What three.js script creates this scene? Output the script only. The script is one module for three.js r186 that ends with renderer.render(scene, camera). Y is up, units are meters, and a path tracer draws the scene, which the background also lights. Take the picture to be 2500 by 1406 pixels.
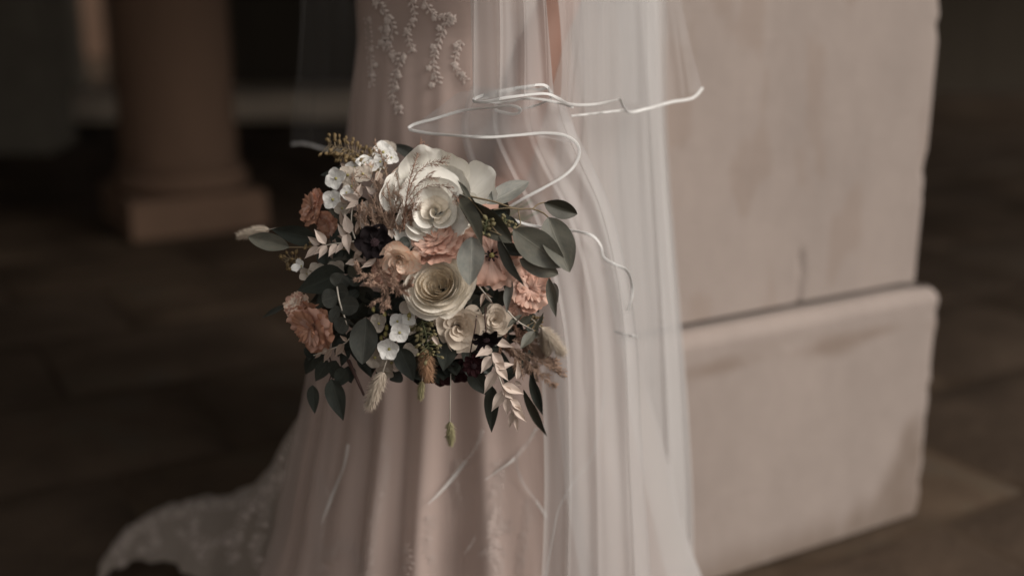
import * as THREE from 'three';
import { mergeGeometries } from 'three/addons/utils/BufferGeometryUtils.js';
import { MarchingCubes } from 'three/addons/objects/MarchingCubes.js';

// ---------------------------------------------------------------- camera, sky, sun, exposure
const W = 2500, H = 1406, F = 2850, EYE = 1.2, PITCH = THREE.MathUtils.degToRad(15.5);
const scene = new THREE.Scene();
const camera = new THREE.PerspectiveCamera(2 * Math.atan(H / 2 / F) * 180 / Math.PI, 1024 / 575, 0.05, 200);
camera.position.set(0, EYE, 0);
camera.rotation.set(-PITCH, 0, 0);
camera.focus = 1.452;
camera.userData.fStop = 1.28;
camera.updateMatrixWorld(true);
scene.add(camera);

const renderer = new THREE.WebGLRenderer({ antialias: true });
renderer.toneMapping = THREE.LinearToneMapping;
renderer.toneMappingExposure = 1.88;
renderer.shadowMap.enabled = true;

{ // an even overcast sky, a little brighter towards the zenith
  const w = 64, h = 32, d = new Float32Array(w * h * 4);
  for (let j = 0; j < h; j++) for (let i = 0; i < w; i++) {
    const el = (j + 0.5) / h * 2 - 1, k = 0.62 + 0.38 * Math.max(0, el), o = (j * w + i) * 4;
    d[o] = 1.0 * k; d[o + 1] = 0.965 * k; d[o + 2] = 0.92 * k; d[o + 3] = 1;
  }
  const t = new THREE.DataTexture(d, w, h, THREE.RGBAFormat, THREE.FloatType);
  t.mapping = THREE.EquirectangularReflectionMapping; t.magFilter = THREE.LinearFilter; t.needsUpdate = true;
  scene.background = t; scene.environment = t; scene.environmentIntensity = 0.5; scene.backgroundIntensity = 0.5;
}
const sun = new THREE.DirectionalLight(new THREE.Color(1.0, 0.93, 0.85), 1.5);
sun.position.set(6.0, 4.7, 0.6); sun.target.position.set(0, 0.6, -1.7);
sun.castShadow = true; sun.shadow.radius = 55; sun.shadow.mapSize.set(2048, 2048);
Object.assign(sun.shadow.camera, { left: -6, right: 6, top: 6, bottom: -6, near: 0.1, far: 30 });
scene.add(sun, sun.target);

// ---------------------------------------------------------------- helpers
let seed = 7;
function rnd() { seed = (seed + 0x6D2B79F5) | 0; let t = Math.imul(seed ^ (seed >>> 15), 1 | seed); t = (t + Math.imul(t ^ (t >>> 7), 61 | t)) ^ t; return ((t ^ (t >>> 14)) >>> 0) / 4294967296; }
const rr = (a, b) => a + (b - a) * rnd();
const V = (x, y, z) => new THREE.Vector3(x, y, z);
const lerp = (a, b, t) => a + (b - a) * t, clamp = (x, a, b) => Math.min(b, Math.max(a, x));
const smooth = (a, b, x) => { const t = clamp((x - a) / (b - a), 0, 1); return t * t * (3 - 2 * t); };
function hash2(i, j, s) { let h = Math.imul(i, 374761393) ^ Math.imul(j, 668265263) ^ Math.imul(s, 1274126177); h = Math.imul(h ^ (h >>> 13), 1103515245); return ((h ^ (h >>> 16)) >>> 0) / 4294967296; }
function vnoise(x, y, s = 0, period = 0) {
  const i = Math.floor(x), j = Math.floor(y), fx = x - i, fy = y - j, a = fx * fx * (3 - 2 * fx), b = fy * fy * (3 - 2 * fy);
  const w = (k) => period ? ((k % period) + period) % period : k;
  return lerp(lerp(hash2(w(i), w(j), s), hash2(w(i + 1), w(j), s), a), lerp(hash2(w(i), w(j + 1), s), hash2(w(i + 1), w(j + 1), s), a), b);
}
function fbm(x, y, s = 0, oct = 4, period = 0) { let v = 0, a = 0.5, t = 0; for (let k = 0; k < oct; k++) { v += a * vnoise(x, y, s + k, period); t += a; a *= 0.5; x *= 2; y *= 2; period *= 2; } return v / t; }

// a pixel of the photograph and a depth along the lens axis -> a point in the place
const CP = Math.cos(PITCH), SP = Math.sin(PITCH);
function P(px, py, d) { const u = (px - W / 2) / F, v = (py - H / 2) / F; return V(u * d, EYE - d * (SP + v * CP), -d * (CP - v * SP)); }

const rgb = (r, g, b) => new THREE.Color().setRGB(r, g, b);
function dataTexture(w, h, f, srgb = false, rep = true) {
  const d = new Uint8Array(w * h * 4);
  for (let j = 0; j < h; j++) for (let i = 0; i < w; i++) {
    const c = f((i + 0.5) / w, (j + 0.5) / h), o = (j * w + i) * 4;
    for (let k = 0; k < 3; k++) d[o + k] = clamp(Math.round(255 * (Array.isArray(c) ? c[k] : c)), 0, 255);
    d[o + 3] = 255;
  }
  const t = new THREE.DataTexture(d, w, h, THREE.RGBAFormat);
  t.magFilter = THREE.LinearFilter; t.minFilter = THREE.LinearFilter; t.wrapS = t.wrapT = rep ? THREE.RepeatWrapping : THREE.ClampToEdgeWrapping;
  if (srgb) t.colorSpace = THREE.SRGBColorSpace;
  t.needsUpdate = true; return t;
}
const names = {};
function numbered(n) { const k = names[n] = (names[n] ?? -1) + 1; return k ? `${n}_${String(k).padStart(3, '0')}` : n; }
function mesh(name, geo, mat, parent) {
  const m = new THREE.Mesh(geo, mat); m.name = parent === scene ? numbered(name) : name; m.castShadow = m.receiveShadow = true; parent.add(m); return m;
}
function group(name, parent) { const g = new THREE.Group(); g.name = parent === scene ? numbered(name) : name; parent.add(g); return g; }
function tag(o, label, category, extra = {}) { Object.assign(o.userData, { label, category }, extra); return o; }
function structure(name, geo, mat) { const m = mesh(name, geo, mat, scene); m.userData.kind = 'structure'; return m; }

function sheet(fn, nu, nv, closed = false) { // fn(u, v) -> Vector3, u and v in 0..1
  const pos = [], uv = [], idx = [], p = V(0, 0, 0);
  for (let j = 0; j <= nv; j++) for (let i = 0; i <= nu; i++) { p.copy(fn(i / nu, j / nv)); pos.push(p.x, p.y, p.z); uv.push(i / nu, j / nv); }
  for (let j = 0; j < nv; j++) for (let i = 0; i < nu; i++) { const a = j * (nu + 1) + i, b = a + 1, c = a + nu + 1, d = c + 1; idx.push(a, b, d, a, d, c); }
  const g = new THREE.BufferGeometry();
  g.setAttribute('position', new THREE.Float32BufferAttribute(pos, 3)); g.setAttribute('uv', new THREE.Float32BufferAttribute(uv, 2)); g.setIndex(idx);
  g.computeVertexNormals();
  if (closed) { // join the normals over the seam
    const n = g.attributes.normal; for (let j = 0; j <= nv; j++) { const a = j * (nu + 1), b = a + nu; const s = V(n.getX(a) + n.getX(b), n.getY(a) + n.getY(b), n.getZ(a) + n.getZ(b)).normalize(); n.setXYZ(a, s.x, s.y, s.z); n.setXYZ(b, s.x, s.y, s.z); }
  }
  return g;
}
function tube(points, r0, r1 = r0, seg = 24, sides = 6) { // a tapered round stem through points
  const c = new THREE.CatmullRomCurve3(points), fr = c.computeFrenetFrames(seg, false);
  return sheet((u, v) => {
    const k = Math.min(seg, Math.round(v * seg)), a = u * Math.PI * 2, r = lerp(r0, r1, v);
    return c.getPointAt(k / seg).addScaledVector(fr.normals[k], Math.cos(a) * r).addScaledVector(fr.binormals[k], Math.sin(a) * r);
  }, sides, seg, true);
}
function ribbonGeo(points, width, thick, twist, seg = 140) { // a flat band along a path; twist(t) turns its broad side about the path
  const c = new THREE.CatmullRomCurve3(points, false, 'centripetal'), sides = 8, out = V(0, 0, 1);
  return sheet((u, v) => {
    const p = c.getPointAt(v), t = c.getTangentAt(v), a = u * Math.PI * 2, q = twist(v);
    const side = V().crossVectors(out, t); if (side.lengthSq() < 1e-6) side.set(1, 0, 0); side.normalize();
    const nor = V().crossVectors(t, side).normalize();
    const x = side.clone().multiplyScalar(Math.cos(q)).addScaledVector(nor, Math.sin(q)), y = nor.clone().multiplyScalar(Math.cos(q)).addScaledVector(side, -Math.sin(q));
    return p.addScaledVector(x, Math.cos(a) * width / 2).addScaledVector(y, Math.sin(a) * thick / 2);
  }, sides, seg, true);
}

// ---------------------------------------------------------------- textures and materials
const T = {};
T.stone = dataTexture(512, 512, (x, y) => { const n = fbm(x * 6, y * 6, 3, 6, 6), m = fbm(x * 24, y * 24, 9, 3, 24); const k = 0.72 + 0.36 * n + 0.08 * (m - 0.5); return [k, k * 0.985, k * 0.965]; });
T.stoneBump = dataTexture(512, 512, (x, y) => 0.5 * fbm(x * 10, y * 10, 21, 5, 10) + 0.5 * fbm(x * 60, y * 60, 5, 2, 60));
T.paving = dataTexture(512, 512, (x, y) => { const n = fbm(x * 5, y * 5, 31, 6, 5), m = fbm(x * 40, y * 40, 17, 2, 40); const k = 0.58 + 0.55 * n * n * 1.6 + 0.2 * (m - 0.5); return [k, k * 0.93, k * 0.86]; });
T.vein = dataTexture(128, 128, (x, y) => { const n = vnoise(x * 26, y * 2.2, 4, 0); const k = 0.94 + 0.06 * n; return [k, k, k * (0.985 + 0.015 * n)]; });
T.veinBump = dataTexture(128, 128, (x, y) => 0.6 * vnoise(x * 30, y * 2, 8) + 0.4 * fbm(x * 7, y * 7, 2, 3));
T.ruffle = dataTexture(128, 128, (x, y) => { const n = vnoise(x * 34, y * 2.5, 14), e = smooth(0.55, 1.0, y + 0.25 * (n - 0.5)); return [1, lerp(1.0, 0.9, e) * (0.9 + 0.1 * n), lerp(1.0, 0.84, e) * (0.86 + 0.14 * n)]; });
T.pale = dataTexture(128, 128, (x, y) => { const n = vnoise(x * 22, y * 2, 24), e = smooth(0.72, 1.0, y + 0.3 * (n - 0.5)); return [1, lerp(0.98, 0.83, e), lerp(0.95, 0.75, e)]; });
T.leaf = dataTexture(256, 256, (x, y) => { // a pale midrib and side veins
  const u = Math.abs(x - 0.5) * 2, rib = Math.exp(-((u / 0.026) ** 2)), side = Math.exp(-(((((y * 9 - u * 2.4) % 1 + 1) % 1 - 0.5) / 0.07) ** 2)) * 0.09 * smooth(0.02, 0.2, u) * (1 - smooth(0.7, 1, u));
  const n = fbm(x * 9, y * 9, 41, 4), k = 0.76 + 0.42 * n + 0.7 * rib + side * 0.7; return [k * (1 + 0.1 * (n - 0.5)), k, k * (1 + 0.06 * (0.5 - n))].map((c) => c * 0.72);
});
T.dry = dataTexture(128, 128, (x, y) => { const u = Math.abs(x - 0.5) * 2, n = vnoise(x * 20, y * 3, 6), k = 0.86 + 0.1 * n - 0.09 * Math.exp(-((u / 0.05) ** 2)); return [k, k * 0.97, k * 0.94]; });
T.weave = dataTexture(128, 128, (x, y) => { const a = Math.sin(x * Math.PI * 64), b = Math.sin(y * Math.PI * 64); return 0.5 + 0.25 * a + 0.25 * b; });
T.cloth = dataTexture(256, 256, (x, y) => { const n = fbm(x * 14, y * 3, 61, 4), k = 0.9 + 0.16 * (n - 0.3); return [k, k * 0.99, k * 0.98]; });

const mat = (o) => new THREE.MeshPhysicalMaterial({ side: THREE.DoubleSide, roughness: 0.8, ...o });
const petalMat = (r, g, b, map = T.vein, through = 0.22) => mat({ color: rgb(r, g, b), map, bumpMap: T.veinBump, bumpScale: 0.0006, roughness: 0.75, transmission: through, thickness: 0, sheen: 0.15, sheenRoughness: 0.6, sheenColor: rgb(0.9, 0.88, 0.85), specularIntensity: 0.35 });
const leafMat = (r, g, b, rough = 0.5, map = T.leaf) => mat({ color: rgb(r, g, b), map, bumpMap: map, bumpScale: 0.0004, roughness: rough, transmission: 0.12, thickness: 0, specularIntensity: 0.5 });
const M = {
  white: petalMat(0.95, 0.925, 0.87, T.vein, 0.08), cream: petalMat(0.92, 0.86, 0.77, T.vein, 0.1), creamInner: petalMat(0.88, 0.78, 0.64), ivory: petalMat(0.74, 0.64, 0.54),
  floret: petalMat(0.88, 0.865, 0.84, T.vein, 0.1), floretDull: petalMat(0.6, 0.53, 0.46),
  peach: petalMat(0.71, 0.5, 0.425, T.ruffle), peachDeep: petalMat(0.58, 0.36, 0.265, T.ruffle), peachLight: petalMat(0.8, 0.625, 0.55, T.ruffle), palePeach: petalMat(0.92, 0.8, 0.7, T.pale),
  black: mat({ color: rgb(0.010, 0.007, 0.008), roughness: 0.85, bumpMap: T.veinBump, bumpScale: 0.0006, sheen: 0.1, sheenColor: rgb(0.1, 0.05, 0.06), specularIntensity: 0.25 }),
  burgundy: mat({ color: rgb(0.035, 0.012, 0.014), roughness: 0.85, bumpMap: T.veinBump, bumpScale: 0.0008, specularIntensity: 0.3 }),
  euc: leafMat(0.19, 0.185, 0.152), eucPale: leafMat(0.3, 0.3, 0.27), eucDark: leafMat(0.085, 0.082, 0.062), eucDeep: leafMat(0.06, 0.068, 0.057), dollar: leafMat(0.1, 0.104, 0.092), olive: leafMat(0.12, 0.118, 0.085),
  ruscus: leafMat(0.72, 0.62, 0.56, 0.7, T.dry), ruscusDim: leafMat(0.5, 0.4, 0.34, 0.75, T.dry),
  stem: mat({ color: rgb(0.2, 0.15, 0.09), roughness: 0.8 }), stemPale: mat({ color: rgb(0.55, 0.5, 0.43), roughness: 0.8 }), stemGreen: mat({ color: rgb(0.14, 0.15, 0.075), roughness: 0.75 }), stemDark: mat({ color: rgb(0.06, 0.03, 0.025), roughness: 0.7 }),
  seed: mat({ color: rgb(0.17, 0.115, 0.05), roughness: 0.6, bumpMap: T.stoneBump, bumpScale: 0.0005 }), seedGreen: mat({ color: rgb(0.2, 0.17, 0.085), roughness: 0.55, bumpMap: T.stoneBump, bumpScale: 0.0005 }),
  grass: mat({ color: rgb(0.38, 0.255, 0.185), roughness: 0.9, transmission: 0.2, thickness: 0 }), grassDark: mat({ color: rgb(0.26, 0.15, 0.105), roughness: 0.9 }), grassPink: mat({ color: rgb(0.46, 0.3, 0.22), roughness: 0.9, transmission: 0.25, thickness: 0 }),
  bunny: mat({ color: rgb(0.62, 0.53, 0.43), roughness: 0.95, transmission: 0.25, thickness: 0 }), bunnyBrown: mat({ color: rgb(0.45, 0.26, 0.15), roughness: 0.95, transmission: 0.2, thickness: 0 }), bunnyGreen: mat({ color: rgb(0.3, 0.27, 0.15), roughness: 0.95 }),
  pistil: mat({ color: rgb(0.4, 0.36, 0.14), roughness: 0.7 }), stamen: mat({ color: rgb(0.05, 0.025, 0.03), roughness: 0.8 }),
};

// ================================================================ THE SETTING
const PLANE = V(Math.cos(Math.PI / 6), 0, -0.5), FACE = V(0.5, 0, Math.cos(Math.PI / 6)); // the building's own directions: along its face, out of its face

{ // ground: one sheet to the horizon, flagstones laid on it near the camera
  const g = new THREE.PlaneGeometry(160, 160, 1, 1); g.rotateX(-Math.PI / 2);
  const uv = g.attributes.uv; for (let i = 0; i < uv.count; i++) uv.setXY(i, uv.getX(i) * 100, uv.getY(i) * 100);
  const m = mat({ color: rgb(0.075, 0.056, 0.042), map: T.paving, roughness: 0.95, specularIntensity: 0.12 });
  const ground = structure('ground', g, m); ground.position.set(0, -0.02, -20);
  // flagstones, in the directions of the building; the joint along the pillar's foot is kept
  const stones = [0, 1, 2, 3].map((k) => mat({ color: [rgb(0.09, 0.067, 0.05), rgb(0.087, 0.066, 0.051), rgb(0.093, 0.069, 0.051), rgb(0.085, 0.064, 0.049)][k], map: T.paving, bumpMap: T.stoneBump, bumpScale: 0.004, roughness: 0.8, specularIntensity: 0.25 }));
  const L = 0.78, Wd = 0.6, gap = 0.011;
  const slab = (k) => { // an uneven slab with worn edges
    const n = 8, geo = sheet((u, v) => { const e = Math.min(u, 1 - u, v, 1 - v) * 8; const cx = (u - 0.5) * (L - gap), cz = (v - 0.5) * (Wd - gap); return V(cx + 0.004 * (vnoise(u * 5, v * 5, k) - 0.5), e < 0.01 ? -0.02 : (e < 1.01 ? -0.002 : 0) + 0.003 * (fbm(u * 4, v * 4, k + 40, 2) - 0.5), cz + 0.004 * (vnoise(u * 5, v * 5, k + 9) - 0.5)); }, n, n);
    geo.index.array.reverse(); geo.computeVertexNormals();
    const q = geo.attributes.uv; for (let i = 0; i < q.count; i++) q.setXY(i, q.getX(i) * 0.6 + 0.31 * k, q.getY(i) * 0.45 + 0.17 * k); return geo;
  };
  const geos = [0, 1, 2, 3, 4].map(slab);
  const corner = P(2250, 1250, 2.655);
  for (let a = -12; a < 12; a++) for (let b = -9; b < 14; b++) {
    const off = (b % 2 + 2) % 2 * L * 0.42;
    const c = corner.clone().addScaledVector(PLANE, (a + 0.5) * L + off + 0.02).addScaledVector(FACE, 0.035 - (b + 0.5) * Wd + Wd); c.y = -0.001;
    if (c.z > -1.2 || c.z < -9.2 || Math.abs(c.x) > 0.6 * -c.z + 2.0) continue;
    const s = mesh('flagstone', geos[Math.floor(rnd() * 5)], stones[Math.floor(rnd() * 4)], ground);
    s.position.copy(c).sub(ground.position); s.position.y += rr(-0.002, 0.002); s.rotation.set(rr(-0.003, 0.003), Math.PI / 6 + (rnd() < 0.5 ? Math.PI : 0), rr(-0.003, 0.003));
  }
}

// ---- a block of masonry: rounded outline in plan, displaced face, closed top
function masonry(width, depth, y0, y1, rad, topRound, rows, dent) {
  // local frame: s = 0 at the right front corner, s grows to the left; t goes into the block
  const out = []; // [s, t, nx(along -s), nt]
  const step = 0.0075, arc = 6;
  const run = (a, b, n) => { for (let i = 0; i < n; i++) out.push([lerp(a[0], b[0], i / n), lerp(a[1], b[1], i / n), a[2], a[3]]); };
  const bend = (cs, ct, a0) => { for (let i = 0; i < arc; i++) { const a = a0 + i / arc * Math.PI / 2; out.push([cs + Math.cos(a) * rad, ct + Math.sin(a) * rad, Math.cos(a), Math.sin(a)]); } };
  const nf = Math.round((width - 2 * rad) / step), nd = 24;
  run([rad, 0, 0, -1], [width - rad, 0], nf); bend(width - rad, rad, -Math.PI / 2);
  run([width, rad, 1, 0], [width, depth - rad], nd); bend(width - rad, depth - rad, 0);
  run([width - rad, depth, 0, 1], [rad, depth], 20); bend(rad, depth - rad, Math.PI / 2);
  run([0, depth - rad, -1, 0], [0, rad], nd); bend(rad, rad, Math.PI);
  const n = out.length, cs = width / 2, ct = depth / 2;
  const perim = []; let acc = 0; for (let i = 0; i <= n; i++) { perim.push(acc); const a = out[i % n], b = out[(i + 1) % n]; acc += Math.hypot(a[0] - b[0], a[1] - b[1]); }
  const g = sheet((u, v) => {
    const k = Math.round(u * n), [s, t, ns, nt] = out[k % n];
    let h = lerp(y0, y1, v), inset = 0;
    if (v === 1) return V(-cs, y1, -ct);
    if (topRound) { const q = v * (rows + 12) / rows; if (v * (rows + 13) > rows + 0.5 - 12) { const j = clamp((v * (rows + 13) - (rows - 12)) / 24, 0, 1) * Math.PI / 2; h = y1 - topRound + Math.sin(j) * topRound; inset = (1 - Math.cos(j)) * topRound; } else h = lerp(y0, y1 - topRound, v * (rows + 13) / (rows - 11.5)); }
    else h = lerp(y0, y1, Math.min(1, v * (rows + 13) / (rows + 12)));
    inset += dent(s, t, h, ns, nt);
    return V(-(s - ns * inset), h, -(t - nt * inset));
  }, n, rows + 13, true);
  const uv = g.attributes.uv; for (let i = 0; i < uv.count; i++) uv.setXY(i, uv.getX(i), g.attributes.position.getY(i));
  return g;
}
{ // the pale stone pillar on its plinth
  const pillar = group('stone_pillar', scene), corner = P(2250, 1250, 2.655); corner.y = 0;
  pillar.position.copy(corner); pillar.rotation.y = Math.PI / 6;
  tag(pillar, 'pale limestone pillar on a rounded plinth behind the white veil', 'pillar');
  const PW = 1.0, PD = 0.62;
  // dirt that shows on the stone: mottling, runs under the ledge, moss growing up from the paving, mostly at the outer corner
  const dirt = (isPlinth) => dataTexture(1024, 512, (x, y) => {
    const per = 2 * (PW + PD), s = x * per, h = y * (isPlinth ? 0.56 : 1.4), n = fbm(s * 5, h * 5, 71, 5), f = fbm(s * 26, h * 26, 77, 3), big = fbm(s * 2.2, h * 2.2, 83, 3);
    let k = 0.93 + 0.16 * (n - 0.5) + 0.08 * (f - 0.5) + 0.1 * (big - 0.5), c = [k, k * 0.965, k * 0.925];
    if (isPlinth) {
      const edge = 0.055 + 0.05 * fbm(s * 11, 3, 91, 4) + 0.2 * Math.exp(-((s / 0.2) ** 2)) * (0.45 + fbm(s * 9, h * 9, 88, 3)) - 0.05;
      const moss = smooth(0.06, -0.04, h - edge) * (0.55 + 0.45 * f), run = smooth(0.42, 0.66, fbm(s * 2.3 + 1.7, h * 14, 99, 5) + 0.2 * Math.exp(-(((h - 0.455) / 0.022) ** 2)) - 0.12) * Math.exp(-(((h - 0.45) / 0.03) ** 2));
      c = c.map((q, i) => lerp(lerp(q, [0.5, 0.4, 0.31][i], 0.55 * run), [0.36, 0.28, 0.2][i], 0.72 * moss));
    } else {
      const blot = smooth(0.58, 0.72, fbm(s * 6 + 3, h * 6, 103, 4)); c = c.map((q, i) => lerp(q, q * [0.93, 0.9, 0.875][i], blot));
    }
    return c;
  }, false, true);
  const td = dirt(true); td.repeat.set(1, 1 / 0.56);
  const ts = dirt(false); ts.repeat.set(1, 1 / 1.4);
  const plinthMat = mat({ color: rgb(0.355, 0.306, 0.287), map: td, bumpMap: T.stoneBump, bumpScale: 0.0012, roughness: 0.88 });
  const shaftMat = mat({ color: rgb(0.355, 0.306, 0.287), map: ts, bumpMap: T.stoneBump, bumpScale: 0.0012, roughness: 0.88 });
  const plinth = masonry(PW, PD, 0, 0.53, 0.02, 0.032, 60, (s, t, h) => 0.003 * (fbm(s * 6 + t * 5, h * 6, 12, 3) - 0.5) + 0.006 * Math.exp(-(((s - 0.0) / 0.02) ** 2)) * vnoise(h * 40, 1, 5));
  mesh('plinth', plinth, plinthMat, pillar);
  const crackS = 0.34;
  const dentS = (s, t, h, ns, nt) => 0.003 * (fbm(s * 5 + t * 7, h * 5, 15, 3) - 0.5)
    + 0.011 * smooth(0.62, 0.85, vnoise(h * 9, 2, 18)) * Math.exp(-((Math.min(s, 0.05) / 0.02) ** 2)) * (t < 0.1 ? 1 : 0) * vnoise(h * 50, 7, 4)
    + (nt < -0.9 ? 0.012 * Math.exp(-(((s - crackS - 0.004 * (vnoise(h * 30, 4, 2) - 0.5)) / 0.0042) ** 2)) * smooth(0.665, 0.63, h) : 0);
  const shaft = masonry(PW - 0.08, PD - 0.08, 0.542, 1.9, 0.012, 0, 190, dentS);
  const sh = mesh('shaft', shaft, shaftMat, pillar); sh.position.set(-0.04, 0, -0.04);
  const bed = masonry(PW - 0.13, PD - 0.13, 0.515, 0.545, 0.01, 0, 2, () => 0);
  const bj = mesh('mortar_bed', bed, mat({ color: rgb(0.2, 0.16, 0.13), roughness: 0.95, map: T.stone }), pillar); bj.position.set(-0.065, 0, -0.065);
  const up = masonry(PW - 0.08, PD - 0.08, 1.906, 3.7, 0.012, 0, 40, () => 0);
  const u2 = mesh('shaft', up, shaftMat, pillar); u2.position.set(-0.04, 0, -0.04);
}
const brownStone = mat({ color: rgb(0.2, 0.122, 0.082), map: T.stone, bumpMap: T.stoneBump, bumpScale: 0.004, roughness: 0.9 });  // brown sandstone of the column and the courtyard wall
{ // the round column on its square plinth, in the shade behind
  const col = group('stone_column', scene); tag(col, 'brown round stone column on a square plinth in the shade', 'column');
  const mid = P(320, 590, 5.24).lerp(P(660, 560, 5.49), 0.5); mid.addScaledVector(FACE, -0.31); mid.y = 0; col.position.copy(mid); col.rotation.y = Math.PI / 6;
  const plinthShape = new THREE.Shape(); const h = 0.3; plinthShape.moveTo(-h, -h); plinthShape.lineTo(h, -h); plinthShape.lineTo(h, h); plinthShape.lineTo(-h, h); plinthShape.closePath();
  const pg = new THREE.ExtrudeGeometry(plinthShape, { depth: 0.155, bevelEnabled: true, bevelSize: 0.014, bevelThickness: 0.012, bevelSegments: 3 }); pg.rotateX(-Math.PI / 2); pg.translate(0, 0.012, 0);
  mesh('plinth', pg, brownStone, col);
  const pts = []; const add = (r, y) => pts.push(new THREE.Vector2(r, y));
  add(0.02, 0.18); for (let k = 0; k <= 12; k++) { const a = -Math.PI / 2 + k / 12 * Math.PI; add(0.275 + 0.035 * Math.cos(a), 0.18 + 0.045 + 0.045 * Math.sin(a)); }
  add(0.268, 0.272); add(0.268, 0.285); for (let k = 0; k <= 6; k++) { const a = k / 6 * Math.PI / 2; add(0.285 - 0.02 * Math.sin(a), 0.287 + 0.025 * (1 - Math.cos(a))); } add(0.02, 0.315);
  mesh('torus_base', new THREE.LatheGeometry(pts, 48), brownStone, col);
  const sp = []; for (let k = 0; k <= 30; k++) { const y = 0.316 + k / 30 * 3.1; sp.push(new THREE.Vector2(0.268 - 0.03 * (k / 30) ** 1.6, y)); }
  const sg = new THREE.LatheGeometry(sp, 48); mesh('shaft', sg, brownStone, col);
  const cap = new THREE.CylinderGeometry(0.33, 0.25, 0.24, 40); cap.translate(0, 3.54, 0); mesh('capital', cap, brownStone, col);
}
function block(name, cx, cy, cz, sx, sy, sz, m, turn = 0, parent = scene) {
  const s = new THREE.Shape(); s.moveTo(-sx / 2, -sz / 2); s.lineTo(sx / 2, -sz / 2); s.lineTo(sx / 2, sz / 2); s.lineTo(-sx / 2, sz / 2); s.closePath();
  const b = Math.min(0.012, sx / 8, sy / 8, sz / 8), g = new THREE.ExtrudeGeometry(s, { depth: sy - 2 * b, bevelEnabled: true, bevelSize: b, bevelOffset: -b, bevelThickness: b, bevelSegments: 2 });
  g.rotateX(-Math.PI / 2); g.translate(0, -sy / 2 + b, 0);
  const o = mesh(name, g, m, parent); o.position.set(cx, cy, cz); o.rotation.y = turn; return o;
}
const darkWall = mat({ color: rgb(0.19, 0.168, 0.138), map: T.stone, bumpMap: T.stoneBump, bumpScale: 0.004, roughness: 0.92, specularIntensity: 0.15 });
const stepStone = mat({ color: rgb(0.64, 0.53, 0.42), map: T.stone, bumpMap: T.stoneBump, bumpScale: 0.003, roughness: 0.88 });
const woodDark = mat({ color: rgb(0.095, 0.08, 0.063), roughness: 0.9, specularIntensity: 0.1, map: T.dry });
{ // the portico: back wall with dark doorways, a stone step in front of it, plus an unseen side wall and roof added to block sky light
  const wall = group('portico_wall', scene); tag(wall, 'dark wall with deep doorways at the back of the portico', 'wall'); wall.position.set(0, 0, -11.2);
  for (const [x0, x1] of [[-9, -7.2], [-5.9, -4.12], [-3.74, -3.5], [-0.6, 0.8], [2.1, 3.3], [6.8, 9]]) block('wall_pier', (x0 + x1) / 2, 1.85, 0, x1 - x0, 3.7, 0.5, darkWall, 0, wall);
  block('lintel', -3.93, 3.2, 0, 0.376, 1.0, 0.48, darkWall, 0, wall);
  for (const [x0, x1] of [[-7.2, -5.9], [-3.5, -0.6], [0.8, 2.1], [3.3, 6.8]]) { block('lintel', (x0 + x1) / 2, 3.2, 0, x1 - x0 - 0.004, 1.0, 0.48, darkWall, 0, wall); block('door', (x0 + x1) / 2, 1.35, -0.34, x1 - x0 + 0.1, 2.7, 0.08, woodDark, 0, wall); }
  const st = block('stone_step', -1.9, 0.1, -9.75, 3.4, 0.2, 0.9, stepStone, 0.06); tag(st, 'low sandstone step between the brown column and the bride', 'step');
  const yard = block('courtyard_wall', -6.0, 2.0, -16.0, 9.0, 4.0, 0.4, brownStone); tag(yard, 'brown courtyard wall in daylight seen through the narrow opening', 'wall');
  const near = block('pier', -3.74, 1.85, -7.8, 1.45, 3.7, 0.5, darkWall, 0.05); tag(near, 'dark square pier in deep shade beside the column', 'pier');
  const side = block('added_side_wall', -4.6, 1.85, -3.5, 0.4, 3.7, 16.2, darkWall); tag(side, 'unseen dark side wall added to block sky light from the left', 'wall');
  const roof = group('added_portico_roof', scene); block('added_roof_slab', 1.9, 3.86, -6.75, 14.0, 0.3, 9.7, darkWall, 0, roof); block('added_roof_slab', -3.3, 3.86, 1.3, 3.6, 0.3, 6.38, darkWall, 0, roof); tag(roof, 'unseen flat stone roof added over the portico to block sky and sun', 'roof');  // second slab added to keep front-left sky light off the gown
}

// ================================================================ THE BRIDE
const bride = group('person', scene); bride.position.set(-0.07, 0, -1.76);
tag(bride, 'person in an ivory lace gown and layered tulle veil holding a bouquet', 'person');
const BP = bride.position;
const inBride = (p) => p.clone().sub(BP);
const PB = (px, py, d) => inBride(P(px, py, d));

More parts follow.
